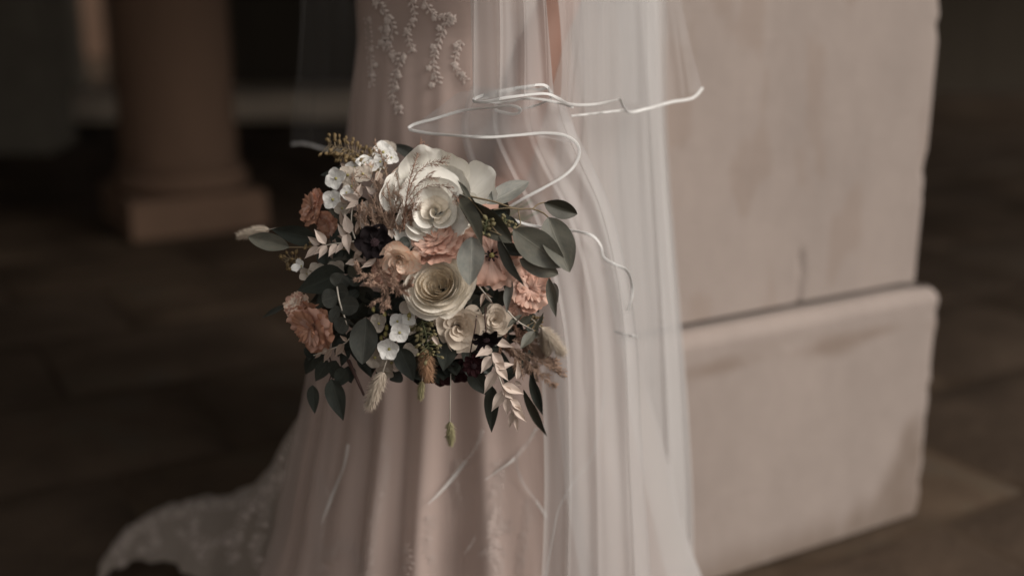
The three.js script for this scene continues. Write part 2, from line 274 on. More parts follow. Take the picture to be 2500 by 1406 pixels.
// ---- body: tapered capsules joined by a smooth minimum, meshed on a grid
function fieldMesh(lo, hi, cell, dist) {
  const size = Math.max(hi.x - lo.x, hi.y - lo.y, hi.z - lo.z), res = Math.ceil(size / cell) + 4, half = res * cell / 2;
  const c = lo.clone().add(hi).multiplyScalar(0.5), mc = new MarchingCubes(res, new THREE.MeshStandardMaterial(), false, false, 400000);
  mc.isolation = 0; mc.field.fill(-1);
  const p = V(0, 0, 0), x0 = Math.max(1, Math.floor((lo.x - c.x + half) / cell) - 1), x1 = Math.min(res - 2, Math.ceil((hi.x - c.x + half) / cell) + 1), z0 = Math.max(1, Math.floor((lo.z - c.z + half) / cell) - 1), z1 = Math.min(res - 2, Math.ceil((hi.z - c.z + half) / cell) + 1), y0 = Math.max(1, Math.floor((lo.y - c.y + half) / cell) - 1), y1 = Math.min(res - 2, Math.ceil((hi.y - c.y + half) / cell) + 1);
  for (let k = z0; k <= z1; k++) for (let j = y0; j <= y1; j++) for (let i = x0; i <= x1; i++) { p.set(c.x + (i - res / 2) * cell, c.y + (j - res / 2) * cell, c.z + (k - res / 2) * cell); mc.field[i + j * res + k * res * res] = -dist(p); }
  mc.update();
  const n = mc.count, pos = new Float32Array(mc.positionArray.slice(0, n * 3)), nor = new Float32Array(mc.normalArray.slice(0, n * 3));
  for (let i = 0; i < n; i++) { pos[3 * i] = pos[3 * i] * half + c.x; pos[3 * i + 1] = pos[3 * i + 1] * half + c.y; pos[3 * i + 2] = pos[3 * i + 2] * half + c.z; }
  const g = new THREE.BufferGeometry(); g.setAttribute('position', new THREE.BufferAttribute(pos, 3)); g.setAttribute('normal', new THREE.BufferAttribute(nor, 3)); return g;
}
const ab = V(0, 0, 0), ap = V(0, 0, 0);
function bone(p, a, b, ra, rb, flat = 1) { ab.copy(b).sub(a); ap.copy(p).sub(a); const t = clamp(ap.dot(ab) / ab.lengthSq(), 0, 1); ap.addScaledVector(ab, -t); ap.z /= flat; return ap.length() - lerp(ra, rb, t); }
function smin(a, b, k) { const h = Math.max(k - Math.abs(a - b), 0) / k; return Math.min(a, b) - h * h * k * 0.25; }
const smoothBones = (bones, k) => (p) => { let d = 9; for (const b of bones) d = smin(d, bone(p, ...b), k); return d; };

const GRIP = PB(1190, 575, 1.572), STEM = PB(1060, 650, 1.5).sub(PB(1190, 575, 1.572)).normalize();
{
  const elbow = PB(1338, -10, 1.665), wrist = PB(1238, 455, 1.60), sL = V(0.165, 1.37, -0.01), sR = V(-0.165, 1.37, -0.01), eR = V(-0.25, 1.2, -0.06), wR = V(-0.05, 1.27, 0.18);
  const bones = [
    [V(0, 0.9, 0), V(0, 1.08, 0), 0.135, 0.105, 0.8], [V(0, 1.08, 0), V(0, 1.3, 0), 0.105, 0.125, 0.78], [V(-0.1, 1.36, 0), V(0.1, 1.36, 0), 0.06, 0.06], [V(0, 1.36, -0.01), V(0, 1.47, 0.005), 0.055, 0.048],
    [V(-0.055, 1.24, 0.06), V(-0.055, 1.24, 0.065), 0.06, 0.06], [V(0.055, 1.24, 0.06), V(0.055, 1.24, 0.065), 0.06, 0.06],
    [sL, elbow, 0.05, 0.04], [elbow, wrist, 0.041, 0.025], [sR, eR, 0.05, 0.038], [eR, wR, 0.04, 0.025],
    [V(-0.08, 0.9, 0), V(-0.075, 0.48, 0.01), 0.085, 0.055], [V(-0.075, 0.48, 0.01), V(-0.07, 0.08, -0.02), 0.052, 0.035], [V(0.08, 0.9, 0), V(0.075, 0.48, 0.01), 0.085, 0.055], [V(0.075, 0.48, 0.01), V(0.07, 0.08, -0.02), 0.052, 0.035],
    [V(-0.07, 0.05, -0.03), V(-0.085, 0.03, 0.12), 0.035, 0.024], [V(0.07, 0.05, -0.03), V(0.085, 0.03, 0.12), 0.035, 0.024],
  ];
  const body = fieldMesh(V(-0.32, 0, -0.2), V(0.3, 1.5, 0.32), 0.012, smoothBones(bones, 0.03));
  // the hand that closes on the stems
  const hand = (wristAt, grip, axis, rad, side) => {
    const a = axis.clone().normalize(), w = wristAt.clone().sub(grip); w.addScaledVector(a, -w.dot(a)).normalize(); const q = V().crossVectors(a, w).normalize().multiplyScalar(side);
    const on = (deg, r, along) => { const t = deg * Math.PI / 180; return grip.clone().addScaledVector(w, Math.cos(t) * r).addScaledVector(q, Math.sin(t) * r).addScaledVector(a, along); };
    const hb = [[wristAt, on(20, rad + 0.016, 0), 0.024, 0.02], [on(10, rad + 0.014, -0.025), on(75, rad + 0.013, -0.03), 0.015, 0.012], [on(10, rad + 0.014, 0.0), on(75, rad + 0.013, 0.0), 0.017, 0.012], [on(10, rad + 0.014, 0.022), on(75, rad + 0.013, 0.028), 0.015, 0.012]];
    const fb = [];
    [[0.031, 0.0085, 225], [0.011, 0.009, 240], [-0.01, 0.0088, 232], [-0.03, 0.0075, 210]].forEach(([al, fr, end]) => { const A = [75, 75 + (end - 75) * 0.42, 75 + (end - 75) * 0.73, end]; for (let k = 0; k < 3; k++) fb.push([on(A[k], rad + 0.01, al), on(A[k + 1], rad + 0.009, al), fr - k * 0.0006, fr - (k + 1) * 0.0006]); });
    const th = [on(-10, rad + 0.018, 0.015), on(-60, rad + 0.013, 0.035), on(-105, rad + 0.01, 0.042), on(-140, rad + 0.009, 0.03)]; for (let k = 0; k < 3; k++) fb.push([th[k], th[k + 1], 0.0115 - k * 0.001, 0.0105 - k * 0.001]);
    const f1 = smoothBones(hb, 0.02), f2 = (p) => { let d = 9; for (const b of fb) d = smin(d, bone(p, ...b), 0.004); return d; };
    return fieldMesh(grip.clone().addScalar(-0.1), grip.clone().addScalar(0.1), 0.003, (p) => smin(f1(p), f2(p), 0.01));
  };
  const h1 = hand(wrist, GRIP, STEM, 0.017, 1), h2 = hand(wR, wR.clone().add(V(0.06, 0.03, 0.02)), V(0.1, 1, 0.3), 0.012, -1);
  // head with brow, nose, lips, chin and ears
  const hc = V(0, 1.585, 0.02), hb = [[V(0, 1.6, 0.0), V(0, 1.61, 0.03), 0.078, 0.076], [V(0, 1.53, 0.045), V(0, 1.505, 0.065), 0.052, 0.03], [V(0, 1.575, 0.1), V(0, 1.55, 0.115), 0.009, 0.012], [V(-0.018, 1.518, 0.094), V(0.018, 1.518, 0.094), 0.008, 0.008], [V(-0.035, 1.598, 0.088), V(0.035, 1.598, 0.088), 0.012, 0.012], [V(-0.078, 1.58, 0.01), V(-0.08, 1.56, 0.012), 0.012, 0.008], [V(0.078, 1.58, 0.01), V(0.08, 1.56, 0.012), 0.012, 0.008], [V(-0.045, 1.545, 0.065), V(-0.04, 1.54, 0.07), 0.022, 0.022], [V(0.045, 1.545, 0.065), V(0.04, 1.54, 0.07), 0.022, 0.022], [V(0, 1.46, 0.004), V(0, 1.53, 0.02), 0.049, 0.05]];
  const head = fieldMesh(V(-0.1, 1.44, -0.1), V(0.1, 1.7, 0.15), 0.004, (p) => { let d = smoothBones(hb, 0.022)(p); for (const s of [-1, 1]) d = Math.max(d, 0.011 - Math.hypot(p.x - s * 0.032, p.y - 1.58, p.z - 0.104)); return d; });
  const skin = mat({ color: rgb(0.4, 0.24, 0.19), roughness: 0.55, specularIntensity: 0.4 });
  const bm = mesh('body', mergeGeometries([body, h1, h2, head]), skin, bride);
  const hairDist = (p) => { const cap = Math.max(bone(p, V(0, 1.61, -0.005), V(0, 1.62, 0.01), 0.094, 0.09), (p.z - 0.045) - (p.y - 1.6) * 0.6), bun = Math.hypot(p.x, p.y - 1.57, p.z + 0.11) - 0.05 - 0.003 * Math.sin(p.x * 160 + p.y * 90); return smin(cap + 0.0025 * Math.sin(p.x * 210), bun, 0.02); };
  mesh('hair', fieldMesh(V(-0.11, 1.47, -0.18), V(0.11, 1.73, 0.11), 0.005, hairDist), mat({ color: rgb(0.09, 0.05, 0.03), roughness: 0.6 }), bride);
}

// ---- the gown
const prof = (tab, h) => { for (let i = 0; i < tab.length - 1; i++) { const [h0, a] = tab[i], [h1, b] = tab[i + 1]; if (h <= h1) return lerp(a, b, smooth(0, 1, (h - h0) / (h1 - h0)) * 0.35 + 0.65 * clamp((h - h0) / (h1 - h0), 0, 1)); } return tab[tab.length - 1][1]; };
const RX = [[0, 0.40], [0.34, 0.285], [0.59, 0.235], [0.8, 0.198], [0.98, 0.172], [1.1, 0.155], [1.2, 0.158], [1.28, 0.166], [1.36, 0.15]], RZ = [[0, 0.34], [0.34, 0.24], [0.59, 0.195], [0.8, 0.158], [0.98, 0.134], [1.1, 0.118], [1.2, 0.135], [1.28, 0.14], [1.36, 0.1]];
const pleats = []; for (let k = 0; k < 34; k++) pleats.push([k / 34 * Math.PI * 2 + rr(-0.07, 0.07), rr(0.05, 0.1), rr(0.4, 1), rr(-0.1, 0.1)]);
function gownAt(th, h, extra = 0) {
  let f = 0; const lean = 1.05 - h;
  for (const [c, w, a, dr] of pleats) { let d = th - c - dr * lean; d = Math.atan2(Math.sin(d), Math.cos(d)); f += a * Math.exp(-((d / w) ** 2)); }
  const amp = 0.02 * smooth(1.06, 0.2, h) + 0.004 * smooth(1.16, 1.0, h), k = (f - 0.6) * amp + extra;
  const x = Math.sin(th) * (prof(RX, h) + k), z = Math.cos(th) * (prof(RZ, h) + k);
  return V(x, h, z);
}
const gownMat = mat({ color: rgb(0.53, 0.42, 0.375), map: T.cloth, bumpMap: T.weave, bumpScale: 0.0003, roughness: 0.85, sheen: 0.4, sheenColor: rgb(0.8, 0.74, 0.7), sheenRoughness: 0.5 });
const overlayMat = mat({ color: rgb(0.68, 0.57, 0.53), roughness: 0.9, transparent: true, opacity: 0.4, transmission: 0.4, thickness: 0 });
const laceMat = mat({ color: rgb(0.58, 0.5, 0.46), roughness: 0.85 });
const gown = mesh('gown', sheet((u, v) => gownAt(u * Math.PI * 2, lerp(0.004, 1.36, v)), 360, 110, true), gownMat, bride);
{ const uv = gown.geometry.attributes.uv; for (let i = 0; i < uv.count; i++) uv.setXY(i, uv.getX(i) * 6, uv.getY(i) * 3); }
mesh('tulle_overlay', sheet((u, v) => { const th = u * Math.PI * 2, h = lerp(0.006, 1.34, v), s = Math.max(0, 1 - h / 1.0); return gownAt(th + 0.06 * Math.sin(th * 5), h, 0.004 + s * 0.02 + 0.014 * s * Math.sin(th * 23 + 2 * Math.sin(th * 3))); }, 300, 60, true), overlayMat, gown);

// lace: vines of little leaves and blossoms that lie on the gown
bride.updateMatrixWorld(true);
const caster = new THREE.Raycaster();
function onGown(px, py, lift = 0.006) { caster.set(camera.position, P(px, py, 1).sub(camera.position).normalize()); const hit = caster.intersectObject(gown, false)[0]; return hit ? inBride(hit.point.addScaledVector(caster.ray.direction, -lift)) : null; }
const bud = (s) => { const g = new THREE.SphereGeometry(1, 7, 5); g.scale(s, s, s * 0.5); return g; };
const laceLeaf = new THREE.SphereGeometry(1, 8, 6);
function laceVine(path, size, density = 1, at = onGown, parent = gown) { // a stitched stem with leaves on both sides and small five-petalled blossoms
  const parts = [], c = new THREE.CatmullRomCurve3(path.map(([x, y]) => V(x, y, 0))), n = Math.max(3, Math.round(c.getLength() / 11 * density)), stemPts = [];
  const put = (e, ang, l, w) => { const g = laceLeaf.clone(); g.scale(l / 2, w / 2, 0.0007); g.rotateZ(ang); g.translate(e.x, e.y, e.z); parts.push(g); };
  for (let i = 0; i <= n; i++) {
    const t = i / n, p = c.getPointAt(t), q = at(p.x, p.y), tan = c.getTangentAt(t); if (!q) continue; stemPts.push(q);
    for (const s of [-1, 1]) { const a = Math.atan2(tan.y, tan.x) + s * rr(0.6, 1.2), r = size * rr(0.5, 0.9), e = at(p.x + Math.cos(a) * r, p.y + Math.sin(a) * r, 0.0055); if (e) put(e, -a, size * rr(0.8, 1.2) * 0.0006, size * rr(0.3, 0.45) * 0.0006); }
    if (i % 3 === 1) { const a0 = rnd() * 6.28, ox = p.x + rr(-1, 1) * size, oy = p.y + rr(-1, 1) * size; for (let k = 0; k < 5; k++) { const a = a0 + k * 1.2566, e = at(ox + Math.cos(a) * size * 0.32, oy + Math.sin(a) * size * 0.32, 0.0065); if (e) put(e, -a, size * 0.00036, size * 0.00026); } }
  }
  if (stemPts.length > 2) parts.push(tube(stemPts, 0.0008, 0.0006, Math.max(8, stemPts.length * 2), 5));
  const m = mesh('lace_vine', mergeGeometries(parts.map((g) => g.index ? g.toNonIndexed() : g)), laceMat, parent); m.userData.kind = 'stuff'; return m;
}
for (const [path, size, d] of [
  [[[905, -20], [940, 30], [958, 75], [935, 112]], 15, 1], [[[900, 40], [905, 120], [908, 205]], 11, 0.9], [[[938, 60], [945, 105], [964, 142]], 11, 1], [[[1000, -10], [1012, 40], [995, 78], [1004, 120]], 11, 0.8], [[[1100, 30], [1075, 90], [1058, 150], [1066, 200]], 13, 0.8], [[[985, 130], [965, 185], [957, 230], [970, 270]], 12, 0.8], [[[1125, 100], [1110, 160], [1135, 195]], 12, 0.8], [[[1035, 0], [1060, 35], [1105, 45]], 11, 0.8],
  [[[1225, 1120], [1215, 1200], [1212, 1270], [1203, 1330], [1220, 1415]], 15, 1.2], [[[1185, 1282], [1212, 1290], [1240, 1284]], 17, 1.2], [[[1175, 1345], [1200, 1352], [1225, 1345]], 14, 1], [[[948, 1090], [938, 1170], [918, 1260], [900, 1340], [905, 1410]], 14, 0.9], [[[795, 1370], [828, 1330], [862, 1350], [885, 1405]], 15, 1], [[[890, 970], [883, 1010], [902, 1045]], 11, 0.8], [[[1295, 1220], [1280, 1310], [1268, 1405]], 14, 0.9], [[[770, 1150], [792, 1230], [772, 1330], [790, 1400]], 14, 0.9], [[[1060, 1260], [1045, 1320], [1062, 1400]], 13, 0.7], [[[1120, 1120], [1112, 1180], [1125, 1230]], 12, 0.6], [[[990, 1330], [1000, 1370], [985, 1405]], 12, 0.8]]) laceVine(path, size, d);

// ---- sheets of cloth laid through rows of points
function patch(rows, nu, nv, fold = null) {
  const rc = rows.map((r) => new THREE.CatmullRomCurve3(r.map((p) => p.isVector3 ? p : PB(...p))));
  return sheet((u, v) => {
    const uu = fold && fold.pleat ? clamp(u + fold.pleat * Math.sin(2 * Math.PI * fold.n * u + fold.ph + 2.2 * v) * (0.5 + 0.7 * vnoise(u * fold.n * 0.9, v * 1.5, fold.s)) * smooth(0, 0.06, u) * smooth(1, 0.94, u), 0, 1) : u;
    const p = new THREE.CatmullRomCurve3(rc.map((c) => c.getPoint(uu))).getPoint(v);
    if (fold) { const a = 2 * Math.PI * fold.n * u + fold.ph + (fold.skew ?? 0) * v; p.z += fold.amp * (Math.sin(a) + 0.45 * Math.sin(2.3 * a + 1.3 + 2 * v)) * (0.4 + 0.9 * vnoise(u * fold.n, v * 2, fold.s)); p.x += fold.amp * 0.35 * Math.sin(a * 0.7 + v * 3) * smooth(0, 0.1, u) * smooth(1, 0.9, u); }
    if (fold && fold.clear !== false && p.y < 1.36) { const h = Math.max(p.y, 0), s = smooth(1.06, 0.2, h), mg = 0.012 + 0.05 * s, e = Math.hypot(p.x / (prof(RX, h) + mg), p.z / (prof(RZ, h) + mg)); if (e < 1) { const q = 1 / Math.max(e, 0.3); p.x *= q; p.z *= q; } }
    return p;
  }, nu, nv);
}
{ // train, lying behind her on the paving and lifted into an arch at its hem
  const ridge = [[770, 930, 1.84], [705, 1060, 2.0], [645, 1150, 2.2], [590, 1196, 2.42], [520, 1212, 2.54], [430, 1226, 2.57], [330, 1274, 2.52], [262, 1342, 2.43], [236, 1415, 2.36]];
  const hem = [[800, 1480, 1.80], [690, 1520, 1.88], [590, 1490, 2.02], [500, 1425, 2.18], [430, 1382, 2.25], [350, 1367, 2.29], [295, 1384, 2.32], [255, 1408, 2.335], [240, 1428, 2.335]];
  const mid = ridge.map((r, i) => { const a = PB(...r).lerp(PB(...hem[i]), 0.45); a.y += 0.035 * Math.sin(i / 8 * Math.PI); return a; });
  const mid2 = ridge.map((r, i) => { const a = PB(...r).lerp(PB(...hem[i]), 0.8); a.y += 0.02 * Math.sin(i / 8 * Math.PI); return a; });
  const tg = patch([ridge, mid, mid2, hem], 90, 40, { n: 7, amp: 0.012, ph: 0.4, s: 4, clear: false });
  for (let i = 0, q = tg.attributes.position; i < q.count; i++) if (q.getY(i) < 0.004) q.setY(i, 0.004);
  const trainMat = mat({ color: rgb(0.56, 0.475, 0.415), roughness: 0.9, transparent: true, opacity: 0.62, transmission: 0.3, thickness: 0 });
  const train = mesh('train', tg, trainMat, gown);
  bride.updateMatrixWorld(true);
  const onTrain = (px, py, lift = 0.006) => { caster.set(camera.position, P(px, py, 1).sub(camera.position).normalize()); const hit = caster.intersectObject(train, false)[0]; return hit ? inBride(hit.point.addScaledVector(caster.ray.direction, -lift)) : null; };
  for (const path of [[[270, 1350], [340, 1290], [430, 1250], [520, 1235], [600, 1220]], [[330, 1340], [380, 1330], [360, 1290]], [[440, 1300], [470, 1330], [500, 1360]], [[560, 1380], [575, 1320], [600, 1250], [660, 1180], [720, 1080]], [[640, 1300], [620, 1350], [640, 1390]], [[690, 1160], [650, 1230], [640, 1280]], [[480, 1260], [470, 1300], [520, 1330], [560, 1310]], [[300, 1380], [290, 1350], [310, 1320]]]) laceVine(path, 15, 0.9, onTrain, gown);
}

// ---- the veil: tulle layers with a narrow satin edge
const veil = group('veil', bride);
const tulle = (op) => mat({ color: rgb(0.7, 0.69, 0.688), roughness: 0.95, transparent: true, opacity: op, transmission: 0.45, thickness: 0, specularIntensity: 0.1 });
const TU = { wisp: tulle(0.08), faint: tulle(0.18), thin: tulle(0.32), mid: tulle(0.48), dense: tulle(0.45) };
const satin = mat({ color: rgb(0.92, 0.91, 0.9), roughness: 0.58, specularIntensity: 0.6, sheen: 0.4, sheenColor: rgb(1, 1, 1), bumpMap: T.weave, bumpScale: 0.0002, transmission: 0.2, thickness: 0 });
const layer = (rows, m, fold, nu = 120, nv = 60) => mesh('tulle_layer', patch(rows, nu, nv, fold), m, veil);
const edge = (path, width = 0.0052, tw = 0.5, ph = 0) => mesh('satin_edge', ribbonGeo(path.map((p) => PB(...p)), width * 0.76, 0.0004, (t) => 1.1 * tw * Math.sin(t * 13 + ph) + 0.3 * Math.sin(t * 31 + ph * 2)), satin, veil);
const R = (y, xs, ds) => xs.map((x, i) => [x, y, ds[i]]);
// long layers on her left side, falling to the paving in front of the pillar
layer([R(-420, [1250, 1350, 1480, 1560], [1.80, 1.80, 1.82, 1.84]), R(-150, [1340, 1430, 1530, 1605], [1.60, 1.66, 1.75, 1.84]), R(150, [1372, 1450, 1540, 1608], [1.565, 1.64, 1.75, 1.85]), R(420, [1352, 1450, 1550, 1628], [1.575, 1.66, 1.78, 1.87]), R(800, [1345, 1460, 1570, 1660], [1.61, 1.7, 1.82, 1.9]), R(1100, [1372, 1460, 1580, 1680], [1.65, 1.74, 1.86, 1.94]), R(1406, [1392, 1470, 1585, 1692], [1.7, 1.79, 1.92, 2.0]), R(1640, [1390, 1470, 1590, 1705], [1.76, 1.88, 1.99, 2.04])], TU.mid, { n: 5, amp: 0.006, pleat: 0.02, ph: 0.7, s: 3 }, 150, 70);
layer([R(-420, [1300, 1400, 1500, 1580], [1.84, 1.84, 1.86, 1.87]), R(-150, [1400, 1470, 1550, 1622], [1.72, 1.78, 1.83, 1.88]), R(300, [1410, 1480, 1560, 1628], [1.73, 1.79, 1.84, 1.89]), R(800, [1440, 1520, 1600, 1664], [1.77, 1.83, 1.89, 1.94]), R(1180, [1430, 1520, 1610, 1690], [1.82, 1.88, 1.93, 1.98]), R(1406, [1420, 1520, 1620, 1696], [1.87, 1.93, 1.99, 2.03]), R(1640, [1420, 1520, 1620, 1715], [1.94, 2.0, 2.04, 2.07])], TU.mid, { n: 4, amp: 0.007, pleat: 0.025, ph: 2.1, s: 8 }, 130, 60);
layer([R(-420, [1380, 1440, 1520, 1590], [1.87, 1.88, 1.89, 1.9]), R(100, [1520, 1550, 1580, 1612], [1.85, 1.87, 1.89, 1.91]), R(500, [1500, 1545, 1590, 1636], [1.87, 1.9, 1.92, 1.94]), R(1000, [1560, 1600, 1640, 1680], [1.92, 1.94, 1.97, 1.99]), R(1406, [1560, 1600, 1650, 1690], [2.0, 2.02, 2.04, 2.06])], TU.mid, { n: 2.4, amp: 0.006, pleat: 0.03, ph: 0.2, s: 11 }, 80, 50);
// the short layer over her forearm and its loose end to the right
layer([R(-420, [1120, 1180, 1250, 1310], [1.72, 1.68, 1.68, 1.72]), R(-150, [1143, 1205, 1270, 1322], [1.52, 1.505, 1.51, 1.53]), R(60, [1150, 1215, 1285, 1338], [1.505, 1.49, 1.495, 1.51]), [[1155, 245, 1.50], [1220, 245, 1.485], [1290, 232, 1.49], [1352, 232, 1.51]]], TU.mid, { n: 3.2, amp: 0.006, pleat: 0.05, ph: 1.0, s: 21 }, 90, 40);
layer([R(-420, [1300, 1390, 1480, 1560], [1.75, 1.78, 1.8, 1.83]), R(-150, [1392, 1480, 1570, 1640], [1.60, 1.66, 1.72, 1.77]), R(40, [1400, 1490, 1590, 1672], [1.57, 1.63, 1.70, 1.75]), [[1385, 254, 1.545], [1500, 247, 1.60], [1605, 260, 1.66], [1716, 216, 1.72]]], TU.faint, { n: 3.5, amp: 0.008, pleat: 0.03, ph: 0.3, s: 25 }, 90, 40);
edge([[1347, 240, 1.515], [1343, 222, 1.508], [1330, 208, 1.50], [1290, 210, 1.495], [1225, 222, 1.495], [1170, 236, 1.498], [1153, 245, 1.494], [1180, 249, 1.485], [1240, 238, 1.482], [1335, 229, 1.488], [1362, 240, 1.50], [1390, 254, 1.53], [1450, 255, 1.565], [1500, 246, 1.59], [1515, 243, 1.60], [1520, 256, 1.605], [1532, 272, 1.61], [1580, 265, 1.64], [1640, 249, 1.68], [1695, 237, 1.71], [1717, 214, 1.72]], 0.0055, 0.45);
edge([[1345, 243, 1.53], [1300, 260, 1.545], [1262, 267, 1.55]], 0.004, 0.3, 1);
edge([[1342, 212, 1.512], [1320, 218, 1.515], [1270, 216, 1.518], [1215, 232, 1.518], [1170, 243, 1.512]], 0.005, 0.5, 8);
edge([[1160, 248, 1.506], [1225, 250, 1.512], [1290, 240, 1.518], [1350, 248, 1.525], [1400, 262, 1.54]], 0.0045, 0.5, 9);
edge([[1395, 283, 1.56], [1450, 277, 1.58], [1530, 268, 1.61]], 0.004, 0.3, 2);
// the edge that winds back and forth down the front
const windA = [[1205, 268, 1.548], [1240, 277, 1.545], [1262, 278, 1.54], [1272, 268, 1.536], [1255, 259, 1.532], [1195, 263, 1.53], [1130, 270, 1.53], [1060, 290, 1.532], [1005, 306, 1.535], [997, 314, 1.532], [1030, 323, 1.528], [1110, 331, 1.525], [1190, 335, 1.525], [1260, 330, 1.528], [1335, 325, 1.533], [1380, 331, 1.54], [1408, 350, 1.55], [1415, 372, 1.555], [1404, 402, 1.555], [1380, 427, 1.55], [1330, 457, 1.545], [1280, 484, 1.545], [1235, 510, 1.55]];
edge(windA, 0.0052, 0.4, 3);
edge([[1235, 530, 1.555], [1290, 549, 1.55], [1350, 558, 1.55], [1415, 566, 1.552], [1450, 578, 1.556], [1467, 600, 1.562], [1474, 628, 1.568], [1500, 645, 1.57], [1530, 660, 1.575], [1542, 690, 1.582], [1543, 725, 1.59], [1532, 760, 1.6]], 0.0052, 0.4, 4);
edge([[1498, 808, 1.62], [1525, 816, 1.615], [1556, 823, 1.61]], 0.0052, 0.3, 5);
layer([[[1120, 225, 1.55], [1200, 215, 1.54], [1290, 225, 1.54], [1385, 252, 1.55]], [[1060, 270, 1.545], [1180, 275, 1.535], [1300, 280, 1.54], [1400, 300, 1.555]], [[1000, 314, 1.535], [1130, 332, 1.527], [1280, 329, 1.53], [1410, 352, 1.552]]], TU.thin, { n: 2.5, amp: 0.003, pleat: 0.02, ph: 1.2, s: 31 }, 70, 30);
layer([[[1150, 210, 1.56], [1210, 215, 1.55], [1300, 220, 1.55], [1370, 235, 1.565]], [[1125, 310, 1.565], [1210, 315, 1.55], [1310, 310, 1.55], [1392, 290, 1.565]], [[1150, 410, 1.57], [1250, 410, 1.555], [1350, 400, 1.555], [1440, 390, 1.57]], [[1210, 520, 1.58], [1310, 520, 1.565], [1410, 510, 1.565], [1490, 500, 1.58]], [[1260, 660, 1.585], [1360, 670, 1.57], [1460, 670, 1.575], [1530, 660, 1.59]], [[1310, 830, 1.60], [1390, 830, 1.585], [1480, 815, 1.60], [1556, 822, 1.612]], R(1100, [1328, 1400, 1490, 1570], [1.62, 1.62, 1.64, 1.67]), R(1406, [1322, 1400, 1500, 1590], [1.65, 1.65, 1.68, 1.72]), R(1640, [1300, 1400, 1500, 1600], [1.7, 1.7, 1.74, 1.78])], TU.dense, { n: 3.4, amp: 0.005, pleat: 0.035, ph: 2.0, s: 37 }, 110, 90);
// behind her right hip
layer([R(-420, [780, 800, 850, 900], [2.05, 2.05, 2.0, 1.95]), R(-100, [742, 770, 820, 880], [2.03, 2.02, 1.99, 1.96]), R(160, [728, 760, 815, 870], [2.02, 2.0, 1.98, 1.95]), [[712, 352, 2.0], [750, 354, 1.99], [800, 366, 1.97], [860, 372, 1.94]]], TU.wisp, { n: 3, amp: 0.012, pleat: 0.06, ph: 0.5, s: 41 }, 70, 40);
edge([[712, 352, 2.0], [735, 350, 1.995], [765, 356, 1.985], [800, 366, 1.97], [860, 372, 1.94]], 0.007, 0.4, 6);
// satin edges that show between the folds low on the gown
const sheerSatin = mat({ color: rgb(0.84, 0.82, 0.8), roughness: 0.7, transparent: true, opacity: 0.42 });
const low = (path, w = 0.0055, ph = 0) => { const pts = path.map(([x, y]) => onGown(x, y, 0.016)).filter(Boolean); if (pts.length > 2) mesh('satin_edge', ribbonGeo(pts, w, 0.0009, (t) => 0.9 * Math.sin(t * 4 + ph), 60), sheerSatin, veil); };
low([[1178, 1050], [1165, 1085], [1130, 1135], [1090, 1185], [1045, 1232]], 0.006, 0.4); low([[1310, 1045], [1285, 1085], [1250, 1125], [1215, 1150], [1185, 1172]], 0.006, 1.2); low([[1262, 1105], [1262, 1140], [1280, 1185], [1310, 1225], [1335, 1262]], 0.005, 2); low([[850, 1085], [838, 1140], [810, 1210], [785, 1280]], 0.005, 0.2); low([[1160, 1310], [1150, 1330], [1135, 1350]], 0.005, 0.8);
edge([[1475, 960, 1.68], [1462, 1060, 1.67], [1440, 1125, 1.665], [1395, 1185, 1.66], [1365, 1240, 1.66], [1350, 1310, 1.665], [1332, 1410, 1.67]], 0.002, 0.2, 7);

// the crown of the veil, from her hair to where the layers part
layer([[V(-0.06, 1.66, -0.06), V(-0.03, 1.69, -0.07), V(0.03, 1.69, -0.07), V(0.06, 1.66, -0.06)], [V(-0.13, 1.58, -0.06), V(-0.06, 1.56, -0.17), V(0.06, 1.56, -0.17), V(0.14, 1.58, -0.05)], [V(-0.2, 1.42, -0.1), V(-0.08, 1.36, -0.17), V(0.1, 1.36, -0.17), V(0.24, 1.4, -0.04)], [V(-0.2, 1.18, -0.16), V(-0.08, 1.1, -0.18), V(0.1, 1.1, -0.18), V(0.25, 1.14, -0.1)]], TU.mid, { n: 6, amp: 0.012, pleat: 0.03, ph: 0.3, s: 51 }, 90, 30);

// ================================================================ THE BOUQUET
const D0 = 1.5, bouquet = group('bouquet', scene);
tag(bouquet, 'bouquet of white roses, peach blooms, eucalyptus and dried grasses', 'bouquet');
bouquet.position.copy(P(1060, 660, D0)); bouquet.quaternion.copy(camera.quaternion); bouquet.updateMatrixWorld(true);
const inv = bouquet.matrixWorld.clone().invert();
const S = D0 / F; // metres per pixel of the photograph at the bouquet
const dome = (px, py) => 0.085 - 0.14 * (((px - 1030) / 430) ** 2 + ((py - 680) / 370) ** 2); // how far the flowers stand out towards the viewer
function B(px, py, z = 0, rel = true) { const zz = rel ? dome(px, py) + z : z; return P(px, py, D0 - zz).applyMatrix4(inv); }
function sub(name) { return group(name, bouquet); }

